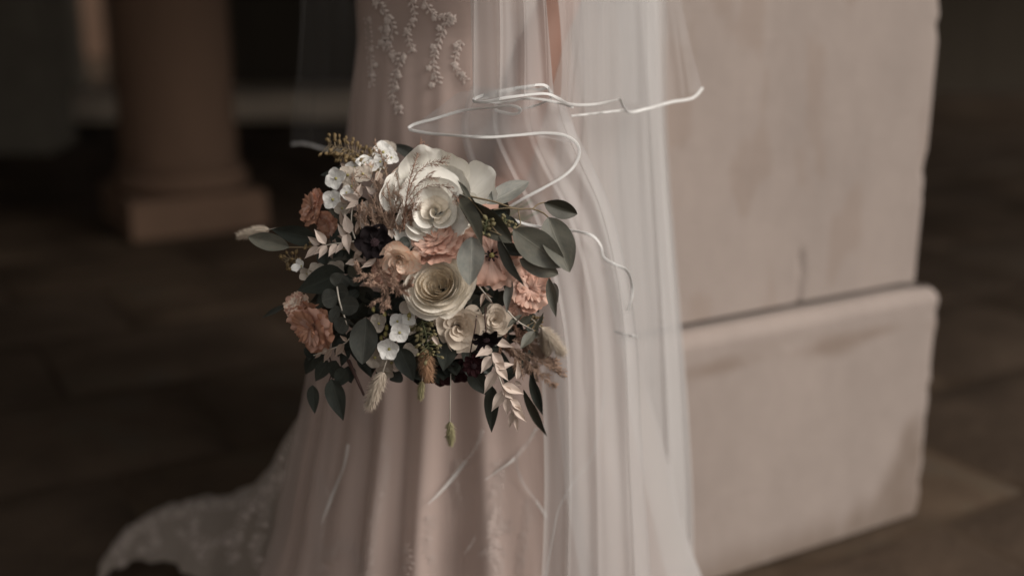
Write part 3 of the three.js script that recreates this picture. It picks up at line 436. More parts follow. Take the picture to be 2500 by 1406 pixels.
// ---- leaves: unit length along +y, width along x, facing +z
const leafCache = {};
function leafGeo(kind, bend, fold = 0.12, twist = 0, wave = 0) {
  const key = [kind, bend, fold, twist, wave].join();
  if (leafCache[key]) return leafCache[key];
  const w = { ovate: (v) => Math.pow(Math.sin(Math.PI * Math.pow(v, 0.72)), 0.85) * (1 - 0.25 * v), lance: (v) => Math.pow(Math.sin(Math.PI * Math.pow(v, 0.8)), 0.95), euc: (v) => Math.pow(Math.sin(Math.PI * Math.pow(clamp(v, 0, 1), 0.9)), 0.72) * (1 - 0.08 * v), round: (v) => Math.sqrt(Math.max(0, 1 - (2 * v - 1) ** 2)), pointed: (v) => Math.pow(Math.sin(Math.PI * Math.pow(v, 0.62)), 1.15) * (1 - 0.1 * v), blunt: (v) => Math.pow(Math.sin(Math.PI * Math.pow(v, 0.95)), 0.62) }[kind];
  const g = sheet((u, v) => {
    const s = 2 * u - 1, hw = 0.5 * Math.max(0.012, w(clamp(v, 0.0, 1))), x = s * hw, a = twist * (v - 0.3);
    const z = fold * Math.abs(x) * 1.2 + 0.05 * s * s * hw + wave * Math.sin(v * 9 + s * 2) * s * hw, c = Math.cos(a), q = Math.sin(a);
    return V(x * c - z * q, v * (1 - 0.12 * bend * bend), x * q + z * c + bend * (v * v - 0.5 * v));
  }, 8, 14);
  return leafCache[key] = g;
}
const Z = V(0, 0, 1);
function place(m, a, b, width, roll = 0, thick = null) { // base at a, tip at b, the broad side to the viewer, then rolled
  const y = b.clone().sub(a), L = y.length(); y.normalize();
  const x = V().crossVectors(y, Z); if (x.lengthSq() < 1e-4) x.set(1, 0, 0); x.normalize(); const z = V().crossVectors(x, y).normalize();
  m.position.copy(a); m.quaternion.setFromRotationMatrix(new THREE.Matrix4().makeBasis(x, y, z)); m.quaternion.multiply(new THREE.Quaternion().setFromAxisAngle(V(0, 1, 0), roll));
  m.scale.set(width, L, thick ?? (width + L) / 2); return m;
}
function leaf(parent, a, b, widthPx, o = {}) { // a and b: [px, py, z over the dome]
  const { kind = 'ovate', m = M.euc, bend = 0.08, roll = 0, fold = 0.15, twist = 0, wave = 0.05 } = o;
  return place(mesh('leaf', leafGeo(kind, bend, fold, twist, wave), m, parent), B(...a), B(...b), widthPx * S, roll);
}
function stalk(parent, pts, r0 = 1.6, r1 = 1, m = M.stem, name = 'stem') { return mesh(name, tube(pts.map((p) => p.isVector3 ? p : B(...p)), r0 * S, r1 * S, 16, 6), m, parent); }
function face(o, at, dir, spin = 0) { o.position.copy(at); o.quaternion.setFromUnitVectors(Z, dir.clone().normalize()).multiply(new THREE.Quaternion().setFromAxisAngle(Z, spin)); return o; }

// ---- roses: every petal its own cupped sheet round the axis +z
function rosePetal(o) {
  const { phi, alpha, rb, rt, zb, zt, curl = 0, tip = 0, over = 0.0, lip = 0.05, n = 0, drop = 0.42 } = o;
  return sheet((u, v) => {
    const s = 2 * u - 1, e = 1 - drop * s * s * s * s - 0.08 * s * s + tip * Math.exp(-((s / 0.28) ** 2)) + lip * (vnoise(s * 3 + 9, n, 5) - 0.5), q = v * e;
    let r = rb + (rt - rb) * Math.pow(Math.sin(Math.min(1, q) * Math.PI / 2), 0.75) + (q > 1 ? (q - 1) * rt : 0), z = zb + (zt - zb) * Math.pow(q, 1.25);
    const c = curl * smooth(0.45, 1.1, q) * (0.6 + 0.8 * vnoise(s * 2 + 3, n + 7, 2)); r += c; z -= c * 0.75;
    r += over * s * rt + 0.2 * rt * (vnoise(s * 1.6 + 20, q * 1.5 + n, 9) - 0.5) * q + 0.05 * rt * (vnoise(s * 5 + 11, q * 3 + n, 19) - 0.5) * q; z += 0.17 * rt * (vnoise(s * 1.5, q * 1.5 + n * 3, 12) - 0.5) * q;
    const th = phi + s * alpha * (0.3 + 0.7 * Math.sin(Math.min(1, q * 1.4) * Math.PI / 2));
    return V(Math.cos(th) * r, Math.sin(th) * r, z);
  }, 20, 16);
}
function rose(name, at, dir, R, layers, mats, spin = 0, jit = 0.1) {
  const g = face(sub(name), at, dir, spin); let k = 0;
  layers.forEach((L, li) => { for (let i = 0; i < L.n; i++) { k++; const j = () => 1 + rr(-jit, jit); mesh('petal', rosePetal({ ...L, phi: (i / L.n) * Math.PI * 2 + li * 2.4 + rr(-0.3, 0.3), alpha: L.alpha * rr(0.85, 1.15), over: (L.over ?? 0) * rr(0.4, 1.6), rb: L.rb * R, rt: L.rt * R * j(), zb: L.zb * R, zt: L.zt * R * j(), curl: (L.curl ?? 0) * R, n: k * 1.7 }), mats[Math.min(mats.length - 1, L.m ?? 0)], g); } });
  return g;
}
const gardenRose = [
  { n: 2, alpha: 1.7, rb: 0.02, rt: 0.12, zb: 0.1, zt: 0.62, over: 0.35, m: 1, curl: 0.03 }, { n: 3, alpha: 1.3, rb: 0.04, rt: 0.24, zb: 0.05, zt: 0.68, over: 0.3, curl: 0.12, m: 1, lip: 0.08 }, { n: 3, alpha: 1.35, rb: 0.06, rt: 0.38, zb: 0, zt: 0.72, over: 0.2, curl: 0.2, m: 0, lip: 0.08, tip: 0.06 },
  { n: 3, alpha: 1.35, rb: 0.08, rt: 0.54, zb: -0.05, zt: 0.7, over: 0.14, curl: 0.28, m: 0, lip: 0.07, tip: 0.08 }, { n: 3, alpha: 1.4, rb: 0.1, rt: 0.7, zb: -0.08, zt: 0.58, over: 0.1, curl: 0.36, m: 0, lip: 0.06, tip: 0.08 }, { n: 4, alpha: 1.1, rb: 0.1, rt: 0.82, zb: -0.12, zt: 0.38, over: 0.08, curl: 0.3, m: 0, tip: 0.1 },
];
// 1: the big white rose with pointed, open outer petals
{
  const g = rose('white_rose', B(1064, 520, -0.004), V(0.06, 0.4, 1), 0.047, gardenRose.slice(0, 5), [M.white, M.cream], 0.7);
  const across = V(Math.cos(0.7), -Math.sin(0.7), 0); for (const q of g.children) { q.rotateOnAxis(across, 0.34); q.scale.setScalar(1.06); }
  // [direction in the picture, reach, half width, curl, point, how flat it lies]
  const outer = [[100, 1.3, 0.65, 0.25, 0.06, 0.95], [150, 1.3, 0.62, 0.2, 0.06, 0.8], [205, 1.15, 0.62, 0.2, 0.06, 0.6], [60, 1.45, 0.6, 0.2, 0.03, 0.95], [250, 1.0, 0.65, 0.2, 0.04, 0.45], [305, 1.0, 0.65, 0.25, 0.04, 0.45], [355, 1.15, 0.6, 0.2, 0.06, 0.6], [33, 2.55, 0.34, 0.12, 0.03, 0.75], [106, 1.95, 0.5, 0.15, 0.12, 1.25], [152, 1.85, 0.5, 0.25, 0.04, 0.9], [74, 1.85, 0.46, 0.2, 0.0, 1.1], [4, 1.55, 0.42, 0.15, 0.03, 0.5]];
  outer.forEach(([deg, rt, al, curl, tip, up], i) => mesh('petal', rosePetal({ phi: deg * Math.PI / 180 - 0.7, alpha: al + 0.1, rb: 0.005, rt: rt * 0.0325, zb: -0.008 - i * 0.0006, zt: 0.034 * up + 0.002, curl: curl * 0.03, tip, over: 0.03, n: i * 3.1, drop: 0.25, lip: 0.04 }), M.white, g));
}
// 2: the full cream rose with an open cup
{
  const ring = []; const N = 9;
  for (let k = 0; k < N; k++) { const t = k / (N - 1); ring.push({ n: 4 + Math.floor(t * 1.9), alpha: lerp(1.25, 1.02, t), rb: 0.14 + 0.1 * t, rt: lerp(0.4, 0.98, Math.pow(t, 0.85)), zb: -0.15, zt: lerp(0.62, 0.42, t * t) + 0.08 * Math.sin(t * 3), over: 0.05, curl: 0.03 + 0.2 * t * t, m: t < 0.3 ? 1 : 0, lip: 0.05, drop: 0.4 }); }
  const heart = [{ n: 2, alpha: 1.5, rb: 0.02, rt: 0.1, zb: -0.1, zt: 0.34, over: 0.25, m: 1 }, { n: 3, alpha: 1.2, rb: 0.03, rt: 0.19, zb: -0.15, zt: 0.38, over: 0.2, m: 1 }, { n: 3, alpha: 1.25, rb: 0.05, rt: 0.3, zb: -0.2, zt: 0.42, over: 0.16, m: 1 }];
  const r2 = rose('cream_rose', B(1072, 704, -0.004), V(-0.1, 0.28, 1), 0.0375, [...heart, ...ring], [M.cream, M.creamInner], 0.3, 0.06); r2.scale.set(1.0, 0.93, 1);
}
rose('cream_rose', B(1122, 796, -0.012), V(0.1, -0.15, 1), 0.028, gardenRose, [M.ivory, M.ivory], 1.2);
rose('cream_rose_bud', B(1208, 782, -0.012), V(0.15, 0.1, 1), 0.018, gardenRose, [M.ivory, M.ivory], 2.2);
rose('spray_rose', B(978, 632, 0.008), V(-0.1, -0.55, 0.9), 0.022, gardenRose, [M.palePeach, M.palePeach], 0.4);

// ---- ruffled blooms: fans of crinkled petals
function frillPetal({ phi, alpha, rb, rt, cup, amp, k, n, jag = 0.07 }) {
  return sheet((u, v) => {
    const s = 2 * u - 1, e = 1 - 0.22 * Math.pow(Math.abs(s), 3) + jag * (vnoise(s * 9 + n, 1, 3) - 0.5) + 0.015 * Math.sin(s * k + n), q = v * e, r = rb + (rt - rb) * q;
    const th = phi + s * alpha * (0.4 + 0.6 * Math.pow(q, 0.6)), w = 0.42 * amp * Math.pow(q, 5) * (Math.sin(s * k + n + 3 * vnoise(s * 3, n, 4)) + 0.5 * Math.sin(s * k * 1.7 + n * 2)) + 0.5 * (rt - rb) * q * (vnoise(s * 1.5 + n, q * 1.6, 6) - 0.5) + 0.16 * (rt - rb) * q * (vnoise(s * 3.5 + n * 2, q * 2.5, 16) - 0.5);
    const cu = cup * (1.25 - 0.55 * q), c = Math.cos(cu), q2 = Math.sin(cu), out = r * c + w * q2 * 0.8, z = r * q2 * (1 - 0.2 * q) + w * c;
    return V(Math.cos(th) * out, Math.sin(th) * out, z);
  }, 44, 12);
}
function frill(name, at, dir, R, rings, mats, spin = 0) {
  const g = face(sub(name), at, dir, spin);
  rings.forEach(([n, rt, cup, amp, alpha], li) => { for (let i = 0; i < n; i++) mesh('petal', frillPetal({ phi: i / n * 6.283 + li * 1.3 + rr(-0.2, 0.2), alpha: alpha * rr(0.9, 1.15), rb: 0.05 * R, rt: rt * R * rr(0.92, 1.08), cup: cup + rr(-0.14, 0.14), amp: amp * R, k: rr(11, 17), n: rr(0, 20) }), mats[li % mats.length], g); });
  return g;
}
const lisi = [[4, 1, 0.3, 0.1, 1.05], [3, 0.95, 0.7, 0.12, 1.15], [3, 0.8, 1.05, 0.12, 1.1]];
const carn = [[4, 1, 0.25, 0.14, 1.1], [3, 0.98, 0.6, 0.16, 1.2], [3, 0.92, 0.9, 0.18, 1.2], [2, 0.86, 1.15, 0.2, 1.4], [2, 0.78, 1.35, 0.2, 1.5]];
frill('peach_lisianthus', B(1066, 608, -0.006), V(-0.25, 0.85, 0.75), 0.034, carn, [M.peach, M.peachLight], 0.2);
frill('peach_lisianthus', B(1108, 650, -0.014), V(0.1, -0.2, 0.9), 0.03, lisi, [M.peach, M.peachLight], 1.1);
{ const g = frill('peach_lisianthus', B(1198, 622, 0.0), V(0.12, -0.08, 1), 0.043, lisi.slice(0, 2), [M.peachLight, M.peach], 0.6);
  for (let i = 0; i < 7; i++) { const a = i / 7 * 6.28; const s = mesh('stamen', tube([V(0, 0, 0.004), V(Math.cos(a) * 0.004, Math.sin(a) * 0.004, 0.012), V(Math.cos(a) * 0.007, Math.sin(a) * 0.007, 0.016)], 0.0008, 0.0014, 6, 5), M.stamen, g); } mesh('pistil', new THREE.SphereGeometry(0.0035, 10, 8).translate(0, 0, 0.012), M.pistil, g); }
frill('peach_carnation', B(1290, 705, -0.004), V(0.3, 0.0, 1), 0.03, carn, [M.peach, M.peachLight], 2.0);
frill('peach_carnation', B(1268, 745, -0.012), V(0.1, -0.5, 0.9), 0.02, carn, [M.peach, M.peachLight], 0.9);
frill('peach_carnation', B(945, 662, -0.004), V(-0.3, -0.3, 1), 0.021, carn, [M.peach, M.peachLight], 0.9);
frill('peach_carnation', B(772, 508, -0.02), V(-0.75, 0.2, 0.6), 0.026, carn, [M.peachDeep, M.peach], 0.1);
frill('peach_carnation', B(800, 545, -0.035), V(-0.4, -0.3, 0.6), 0.02, lisi, [M.peachDeep, M.peach], 0.1);
frill('peach_lisianthus', B(770, 795, -0.01), V(-0.55, -0.35, 0.8), 0.036, carn, [M.peachDeep, M.peach], 1.4);
frill('peach_lisianthus', B(725, 745, -0.01), V(-0.5, 0.5, 0.8), 0.019, carn, [M.palePeach, M.peach], 0.4);

// ---- dark blooms
function darkBloom(px, py, z, dir, R, n, m, fringe = 0) {
  const g = face(sub('chocolate_cosmos'), B(px, py, z), dir, rnd() * 6);
  for (let i = 0; i < n; i++) { const a = i / n * 6.283 + rr(-0.1, 0.1), p = mesh('petal', leafGeo('blunt', 0.12 + 0.1 * (i % 3), 0.25, 0, 0.3), m, g), r = R * rr(0.9, 1.08); place(p, V(Math.cos(a) * R * 0.06, Math.sin(a) * R * 0.06, 0), V(Math.cos(a) * r, Math.sin(a) * r, R * rr(-0.02, 0.2)), R * (n < 7 ? 0.95 : 0.62)); }
  const c = []; for (let i = 0; i < 40; i++) { const a = i * 2.4, r = R * 0.22 * Math.sqrt(i / 40); const q = new THREE.SphereGeometry(R * 0.035, 5, 4); q.translate(Math.cos(a) * r, Math.sin(a) * r, R * 0.12 * (1 - i / 60) + 0.002); c.push(q); }
  mesh('flower_centre', mergeGeometries(c), M.stamen, g); return g;
}
darkBloom(915, 592, 0.022, V(0.0, -0.05, 1), 0.0245, 6, M.black); darkBloom(1187, 826, 0.02, V(0.1, -0.75, 0.6), 0.02, 8, M.black);
darkBloom(1157, 892, 0.012, V(0.0, -0.3, 0.9), 0.0165, 9, M.burgundy); darkBloom(1075, 905, -0.03, V(0, -0.5, 0.8), 0.024, 9, M.burgundy); darkBloom(1125, 900, -0.035, V(0.1, -0.6, 0.7), 0.022, 9, M.burgundy); darkBloom(1025, 908, -0.03, V(-0.1, -0.6, 0.7), 0.02, 9, M.black);
{ const g = sub('cosmos_stem'); stalk(g, [[1163, 770, 0.0], [1160, 800, 0.012], [1150, 850, 0.014], [1145, 880, 0.006]], 1.6, 1.4, M.stemDark); stalk(g, [[1185, 750, -0.01], [1184, 780, 0.012], [1187, 815, 0.016]], 1.8, 1.6, M.stemDark); stalk(g, [[916, 640, 0.0], [918, 615, 0.014], [915, 595, 0.02]], 4, 3, M.stemDark); }

// ---- hydrangea florets
function floret(px, py, z, dir, Rpx, m = M.floret, n = 4, spin = rnd() * 6, cup = 0.1) {
  const g = face(sub('hydrangea_floret'), B(px, py, z), dir, spin), R = Rpx * S;
  for (let i = 0; i < n; i++) { const a = i / n * 6.283 + rr(-0.12, 0.12), r = R * rr(0.9, 1.08); place(mesh('petal', leafGeo('blunt', 0.1 + 0.08 * (i % 2), 0.1, rr(-0.1, 0.1) > 0 ? 0.2 : -0.2, 0.12), m, g), V(0, 0, 0), V(Math.cos(a) * r, Math.sin(a) * r, cup * R * rr(0.5, 2.2)), R * rr(1.0, 1.2)); }
  mesh('flower_centre', new THREE.SphereGeometry(R * 0.13, 8, 6).translate(0, 0, R * 0.06), M.pistil, g); return g;
}
floret(820, 436, 0.02, V(-0.35, 0.1, 1), 30, M.floret, 4, 0.3); floret(848, 428, 0.008, V(0.3, 0.2, 1), 28, M.floretDull, 4); floret(812, 487, 0.015, V(-0.3, -0.1, 1), 28, M.floret, 4, 0.9); floret(835, 508, 0.005, V(0, -0.4, 1), 20, M.floretDull, 4);
floret(866, 410, 0.0, V(-0.2, 0.6, 0.8), 26); floret(885, 425, 0.012, V(0.1, 0.3, 1), 26, M.floretDull); floret(935, 372, -0.005, V(0.1, 0.4, 0.9), 30); floret(928, 395, 0.0, V(-0.2, 0.1, 1), 22); floret(905, 408, 0.004, V(0, 0.4, 1), 20); floret(948, 360, -0.02, V(0.3, 0.5, 0.8), 22, M.floretDull);
floret(890, 398, 0.0, V(0.1, 0.5, 0.9), 24); floret(955, 385, 0.002, V(0.2, 0.3, 1), 20); floret(858, 455, 0.006, V(-0.1, 0, 1), 22, M.floretDull); floret(845, 470, 0.012, V(0.2, -0.2, 1), 18); floret(940, 905, -0.006, V(-0.1, -0.6, 0.8), 24, M.floretDull);
floret(736, 650, 0.0, V(-0.6, 0.1, 0.8), 20, M.floret, 4, 0.4, 0.5); floret(750, 668, -0.004, V(-0.2, -0.2, 1), 20, M.floretDull, 4, 0.6, 0.4); floret(772, 660, -0.01, V(0.2, 0.1, 1), 22, M.floretDull); floret(820, 655, -0.006, V(0.0, -0.3, 1), 24, M.floretDull);
floret(975, 812, 0.012, V(0.15, -0.1, 1), 27, M.floret, 4, 0.6); floret(950, 852, 0.012, V(-0.1, -0.1, 1), 29, M.floret, 5, 0.2, 0.35); floret(970, 785, 0.0, V(0.1, 0.5, 0.9), 22); floret(997, 780, 0.0, V(0.3, 0.3, 0.9), 20, M.floret); floret(925, 790, 0.002, V(-0.5, 0.1, 0.9), 26, M.floretDull); floret(915, 872, -0.006, V(-0.2, -0.4, 0.9), 30, M.floretDull, 4); floret(955, 885, -0.01, V(0.2, -0.6, 0.8), 28, M.floretDull); floret(998, 858, -0.01, V(0.2, -0.1, 1), 22, M.floretDull); floret(1000, 800, -0.012, V(0.2, -0.2, 1), 20, M.floretDull);
{ const g = sub('green_bud_sprig'); for (const [x, y] of [[943, 800], [940, 815], [930, 825], [911, 755], [938, 768], [998, 770]]) { const b = mesh('bud', leafGeo('round', 0.1, 0.4), M.pistil, g); const s = mesh('bud', new THREE.SphereGeometry(5.5 * S, 9, 7).scale(0.8, 1.15, 0.8), M.pistil, g); s.position.copy(B(x, y, 0.0)); place(b, B(x, y + 6, -0.003), B(x + 3, y - 8, 0.002), 9 * S); stalk(g, [[x, y + 4, -0.001], [x + 4, y + 18, -0.012], [x + 10, y + 40, -0.03]], 1, 1, M.stemGreen); } }

// ---- bleached ruscus: stems with pointed pale leaves
function ruscus(stemPts, leaves, m = M.ruscus) { const g = sub('bleached_ruscus'); if (stemPts.length) stalk(g, stemPts, 2.2, 1.2, M.stemPale); for (const [a, b, w, roll = 0, bend = 0.1] of leaves) leaf(g, a, b, w, { kind: 'pointed', m, roll, bend, fold: 0.3, wave: 0.1 }); return g; }
ruscus([[895, 585, 0.012], [845, 592, 0.016], [800, 598, 0.02], [765, 610, 0.022]], [
  [[795, 596, 0.02], [767, 560, 0.03], 22, 0.2], [[780, 597, 0.021], [751, 577, 0.024], 17, -0.2], [[778, 602, 0.022], [743, 632, 0.024], 19, 0.3], [[795, 599, 0.022], [765, 622, 0.028], 15, -0.2], [[797, 600, 0.022], [777, 632, 0.026], 18, 0.1], [[822, 597, 0.02], [801, 628, 0.026], 20, 0.2], [[840, 594, 0.018], [818, 620, 0.022], 15, 0.4], [[815, 590, 0.016], [818, 582, 0.026], 10, 0.4]]);
ruscus([[880, 610, 0.0], [862, 570, 0.01], [858, 520, 0.012], [872, 470, 0.01]], [
  [[853, 570, 0.012], [841, 522, 0.022], 26, 0.2], [[845, 578, 0.012], [824, 545, 0.02], 18, -0.4], [[846, 572, 0.014], [853, 622, 0.022], 25, 0.15], [[875, 490, 0.016], [834, 476, 0.022], 22, 0.2], [[872, 488, 0.014], [882, 448, 0.02], 24, -0.3], [[874, 492, 0.016], [842, 512, 0.024], 16, 0.2], [[890, 492, 0.014], [897, 532, 0.02], 22, 0.25], [[900, 560, 0.004], [878, 520, 0.014], 24, -0.3], [[905, 560, 0.006], [905, 610, 0.012], 30, 0.3], [[850, 422, 0.004], [826, 392, 0.01], 9, 0.2], [[905, 430, 0.004], [890, 395, 0.014], 16, 0.3], [[955, 585, 0.012], [950, 548, 0.02], 13, 0.2], [[915, 640, 0.012], [880, 655, 0.02], 14, 0.4], [[918, 630, 0.012], [886, 646, 0.02], 12, -0.3], [[915, 475, 0.0], [892, 455, 0.012], 18, 0.3], [[930, 545, 0.0], [912, 570, 0.01], 22, 0.5], [[870, 640, 0.004], [842, 645, 0.012], 20, 0.5], [[868, 625, 0.0], [893, 636, 0.008], 18, 0.6]]);
ruscus([[898, 470, 0.0], [916, 440, 0.006], [930, 410, 0.008]], [[[915, 445, 0.006], [945, 475, 0.012], 22, 0.4], [[918, 470, 0.002], [925, 512, 0.01], 20, -0.3], [[930, 500, 0.0], [960, 500, 0.006], 18, 0.4], [[905, 425, 0.0], [880, 405, 0.008], 15, 0.4], [[900, 415, 0.004], [912, 388, 0.01], 14, 0.2]], M.ruscusDim);
ruscus([[1195, 838, 0.012], [1203, 880, 0.03], [1222, 930, 0.05], [1238, 975, 0.065], [1258, 1030, 0.08]], [
  [[1200, 870, 0.03], [1175, 912, 0.04], 26, 0.3, 0.25], [[1202, 860, 0.025], [1232, 905, 0.035], 26, -0.3], [[1200, 850, 0.02], [1160, 872, 0.03], 26, 0.3], [[1212, 905, 0.04], [1182, 962, 0.055], 27, 0.3], [[1208, 885, 0.034], [1240, 930, 0.044], 26, -0.4], [[1225, 940, 0.055], [1278, 962, 0.066], 25, -0.3], [[1228, 945, 0.055], [1252, 975, 0.07], 24, -0.2], [[1232, 955, 0.06], [1200, 1005, 0.075], 27, 0.25], [[1240, 970, 0.065], [1238, 1012, 0.08], 22, 0.1], [[1250, 990, 0.07], [1284, 1030, 0.085], 20, -0.3], [[1254, 1005, 0.072], [1243, 1045, 0.085], 16, 0.2], [[1258, 1015, 0.075], [1262, 1053, 0.09], 12, -0.2], [[1245, 975, 0.065], [1275, 1005, 0.075], 20, -0.5], [[1210, 900, 0.035], [1255, 890, 0.03], 22, -0.6], [[1205, 830, 0.01], [1252, 848, 0.016], 22, -0.2], [[1262, 925, 0.04], [1262, 880, 0.03], 16, 0.6], [[1258, 930, 0.04], [1275, 940, 0.05], 14, 0.6]]);
ruscus([[870, 800, -0.004], [845, 835, 0.004], [800, 855, 0.01], [765, 868, 0.016]], [[[846, 832, 0.004], [828, 818, 0.01], 10, 0.2], [[840, 840, 0.006], [818, 870, 0.014], 20, 0.2], [[812, 850, 0.008], [790, 885, 0.016], 16, 0.3], [[800, 853, 0.01], [785, 865, 0.014], 16, 0.4], [[785, 860, 0.012], [768, 875, 0.016], 10, 0.2], [[830, 845, 0.006], [846, 870, 0.01], 12, 0.3]], M.ruscusDim);
ruscus([[1170, 700, 0.004], [1185, 718, 0.014], [1200, 735, 0.022]], [[[1182, 716, 0.014], [1173, 750, 0.02], 11, 0.2], [[1185, 718, 0.014], [1205, 742, 0.022], 8, 0.3], [[1183, 715, 0.012], [1204, 726, 0.018], 6, 0.4]], M.ruscusDim);
ruscus([], [[[1055, 815, 0.012], [1078, 850, 0.02], 13, 0.2], [[1055, 820, 0.01], [1042, 835, 0.014], 10, 0.3], [[960, 900, 0.006], [975, 905, 0.012], 12, 0.3], [[968, 880, 0.0], [980, 908, 0.012], 26, 0.2]], M.ruscus);

{ const more = []; for (let i = 0; i < 26; i++) { const x = rr(835, 960), y = rr(420, 620), a = rr(0, 6.28), l = rr(26, 46); more.push([[x, y, rr(-0.012, 0.004)], [x + Math.cos(a) * l, y + Math.sin(a) * l, rr(0.0, 0.014)], rr(14, 24), rr(-0.6, 0.6)]); } ruscus([], more, M.ruscusDim); }
// ---- eucalyptus
function eucalyptus(stems, leaves, sm = M.stem) { const g = sub('eucalyptus_branch'); for (const [pts, r0 = 2, r1 = 1.4] of stems) stalk(g, pts, r0, r1, sm); for (const [a, b, w, m = M.euc, o = {}] of leaves) leaf(g, a, b, w, { m, ...o }); return g; }
eucalyptus([[[[1120, 470, 0.02], [1150, 480, 0.035], [1205, 492, 0.05], [1262, 510, 0.065], [1300, 510, 0.075], [1330, 522, 0.085], [1338, 530, 0.09]], 2.4, 1.8], [[[1300, 510, 0.075], [1315, 498, 0.08], [1330, 494, 0.085]], 1.8, 1.6], [[[1262, 510, 0.065], [1235, 508, 0.06], [1205, 512, 0.05]], 1.5, 1.2], [[[1265, 512, 0.065], [1268, 530, 0.065], [1270, 548, 0.07], [1255, 560, 0.07]], 1.5, 1.3]], [
  [[1188, 498, 0.03], [1291, 446, 0.05], 52, M.eucPale, { kind: 'euc', roll: -0.35, bend: 0.1 }], [[1328, 495, 0.085], [1409, 522, 0.10], 46, M.eucDark, { kind: 'euc', roll: 0.25, bend: 0.08, fold: 0.35 }], [[1338, 530, 0.09], [1390, 668, 0.11], 78, M.euc, { kind: 'euc', roll: -0.15, bend: 0.16, fold: 0.2 }], [[1252, 560, 0.07], [1379, 650, 0.095], 80, M.euc, { kind: 'euc', bend: 0.1, roll: 0.1, fold: 0.14 }], [[1268, 632, 0.055], [1362, 668, 0.07], 44, M.euc, { kind: 'blunt', roll: 0.3, bend: 0.12 }]]);
eucalyptus([[[[1130, 470, 0.03], [1160, 500, 0.045], [1190, 540, 0.05], [1225, 580, 0.055]], 2, 1.6], [[[1190, 560, 0.046], [1215, 570, 0.055], [1235, 580, 0.055]], 1.4, 1.2]], [
  [[1152, 578, 0.035], [1148, 703, 0.07], 66, M.eucPale, { kind: 'euc', roll: 0.12, bend: 0.16, fold: 0.12 }], [[1108, 472, 0.03], [1176, 605, 0.06], 44, M.eucDark, { kind: 'lance', roll: -0.75, bend: 0.06, fold: 0.3 }], [[1152, 488, 0.04], [1255, 592, 0.066], 58, M.eucDark, { kind: 'euc', roll: 0.7, bend: 0.12, fold: 0.3, twist: 0.9 }], [[1218, 575, 0.055], [1284, 698, 0.075], 32, M.eucDark, { kind: 'lance', roll: 0.8, bend: 0.1, fold: 0.3 }], [[1150, 492, 0.036], [1116, 440, 0.05], 15, M.eucDark, { kind: 'lance', roll: 0.6 }], [[1145, 480, 0.03], [1168, 560, 0.045], 30, M.eucDeep, { kind: 'lance', roll: 0.5 }], [[1225, 590, 0.04], [1275, 625, 0.05], 30, M.eucDeep, { kind: 'lance', roll: 0.4 }]]);
eucalyptus([], [[[1248, 680, 0.01], [1238, 765, 0.03], 24, M.eucPale, { kind: 'lance', roll: 0.5, bend: 0.08 }], [[1340, 678, 0.03], [1359, 775, 0.05], 26, M.euc, { kind: 'lance', roll: 0.35, bend: 0.1 }], [[1352, 690, 0.02], [1362, 740, 0.03], 20, M.eucPale, { kind: 'ovate', roll: 0.2 }]]);
eucalyptus([[[[1235, 755, 0.0], [1265, 785, 0.02], [1303, 806, 0.04]], 2.2, 1.6]], [[[1303, 806, 0.04], [1326, 762, 0.05], 18, M.eucDark, { kind: 'lance', roll: 0.9 }], [[1305, 808, 0.04], [1270, 853, 0.055], 26, M.euc, { kind: 'lance', roll: 0.3 }], [[1275, 768, 0.015], [1238, 802, 0.022], 20, M.euc, { kind: 'lance', roll: 0.9 }], [[1270, 790, 0.01], [1300, 770, 0.015], 26, M.eucDark, { kind: 'ovate', roll: 0.4 }]], M.stemPale);
eucalyptus([[[[860, 610, -0.03], [800, 606, -0.015], [740, 604, 0.0], [700, 604, 0.01]], 2, 1.4]], [[[706, 604, 0.012], [607, 580, 0.04], 46, M.euc, { kind: 'euc', roll: 0.2, bend: 0.1 }], [[775, 585, -0.006], [665, 560, 0.01], 52, M.eucDeep, { kind: 'ovate', roll: -0.1 }], [[700, 745, -0.004], [640, 777, 0.01], 15, M.dollar, { kind: 'lance', roll: 0.4 }]]);
eucalyptus([], [[[840, 665, 0.0], [728, 710, 0.01], 72, M.eucDeep, { kind: 'ovate', roll: 0.15 }], [[830, 690, -0.008], [770, 755, 0.0], 52, M.eucDeep, { kind: 'ovate', roll: 0.2 }], [[893, 775, 0.01], [885, 888, 0.035], 70, M.dollar, { kind: 'euc', roll: 0.1, bend: 0.14 }], [[858, 418, -0.02], [782, 428, -0.01], 34, M.eucDeep, { kind: 'ovate', roll: 0.3 }], [[1020, 385, -0.03], [955, 352, -0.03], 34, M.dollar, { kind: 'ovate', roll: 0.2 }], [[1000, 590, 0.0], [965, 600, 0.01], 34, M.eucDeep, { kind: 'ovate' }], [[1020, 640, -0.006], [1014, 600, 0.0], 34, M.eucDark, { kind: 'round' }], [[985, 600, 0.004], [962, 600, 0.01], 26, M.dollar, { kind: 'round' }], [[985, 730, -0.004], [1010, 690, 0.004], 34, M.eucPale, { kind: 'ovate' }], [[1000, 735, 0.0], [980, 765, 0.004], 30, M.floretDull, { kind: 'blunt' }]]);
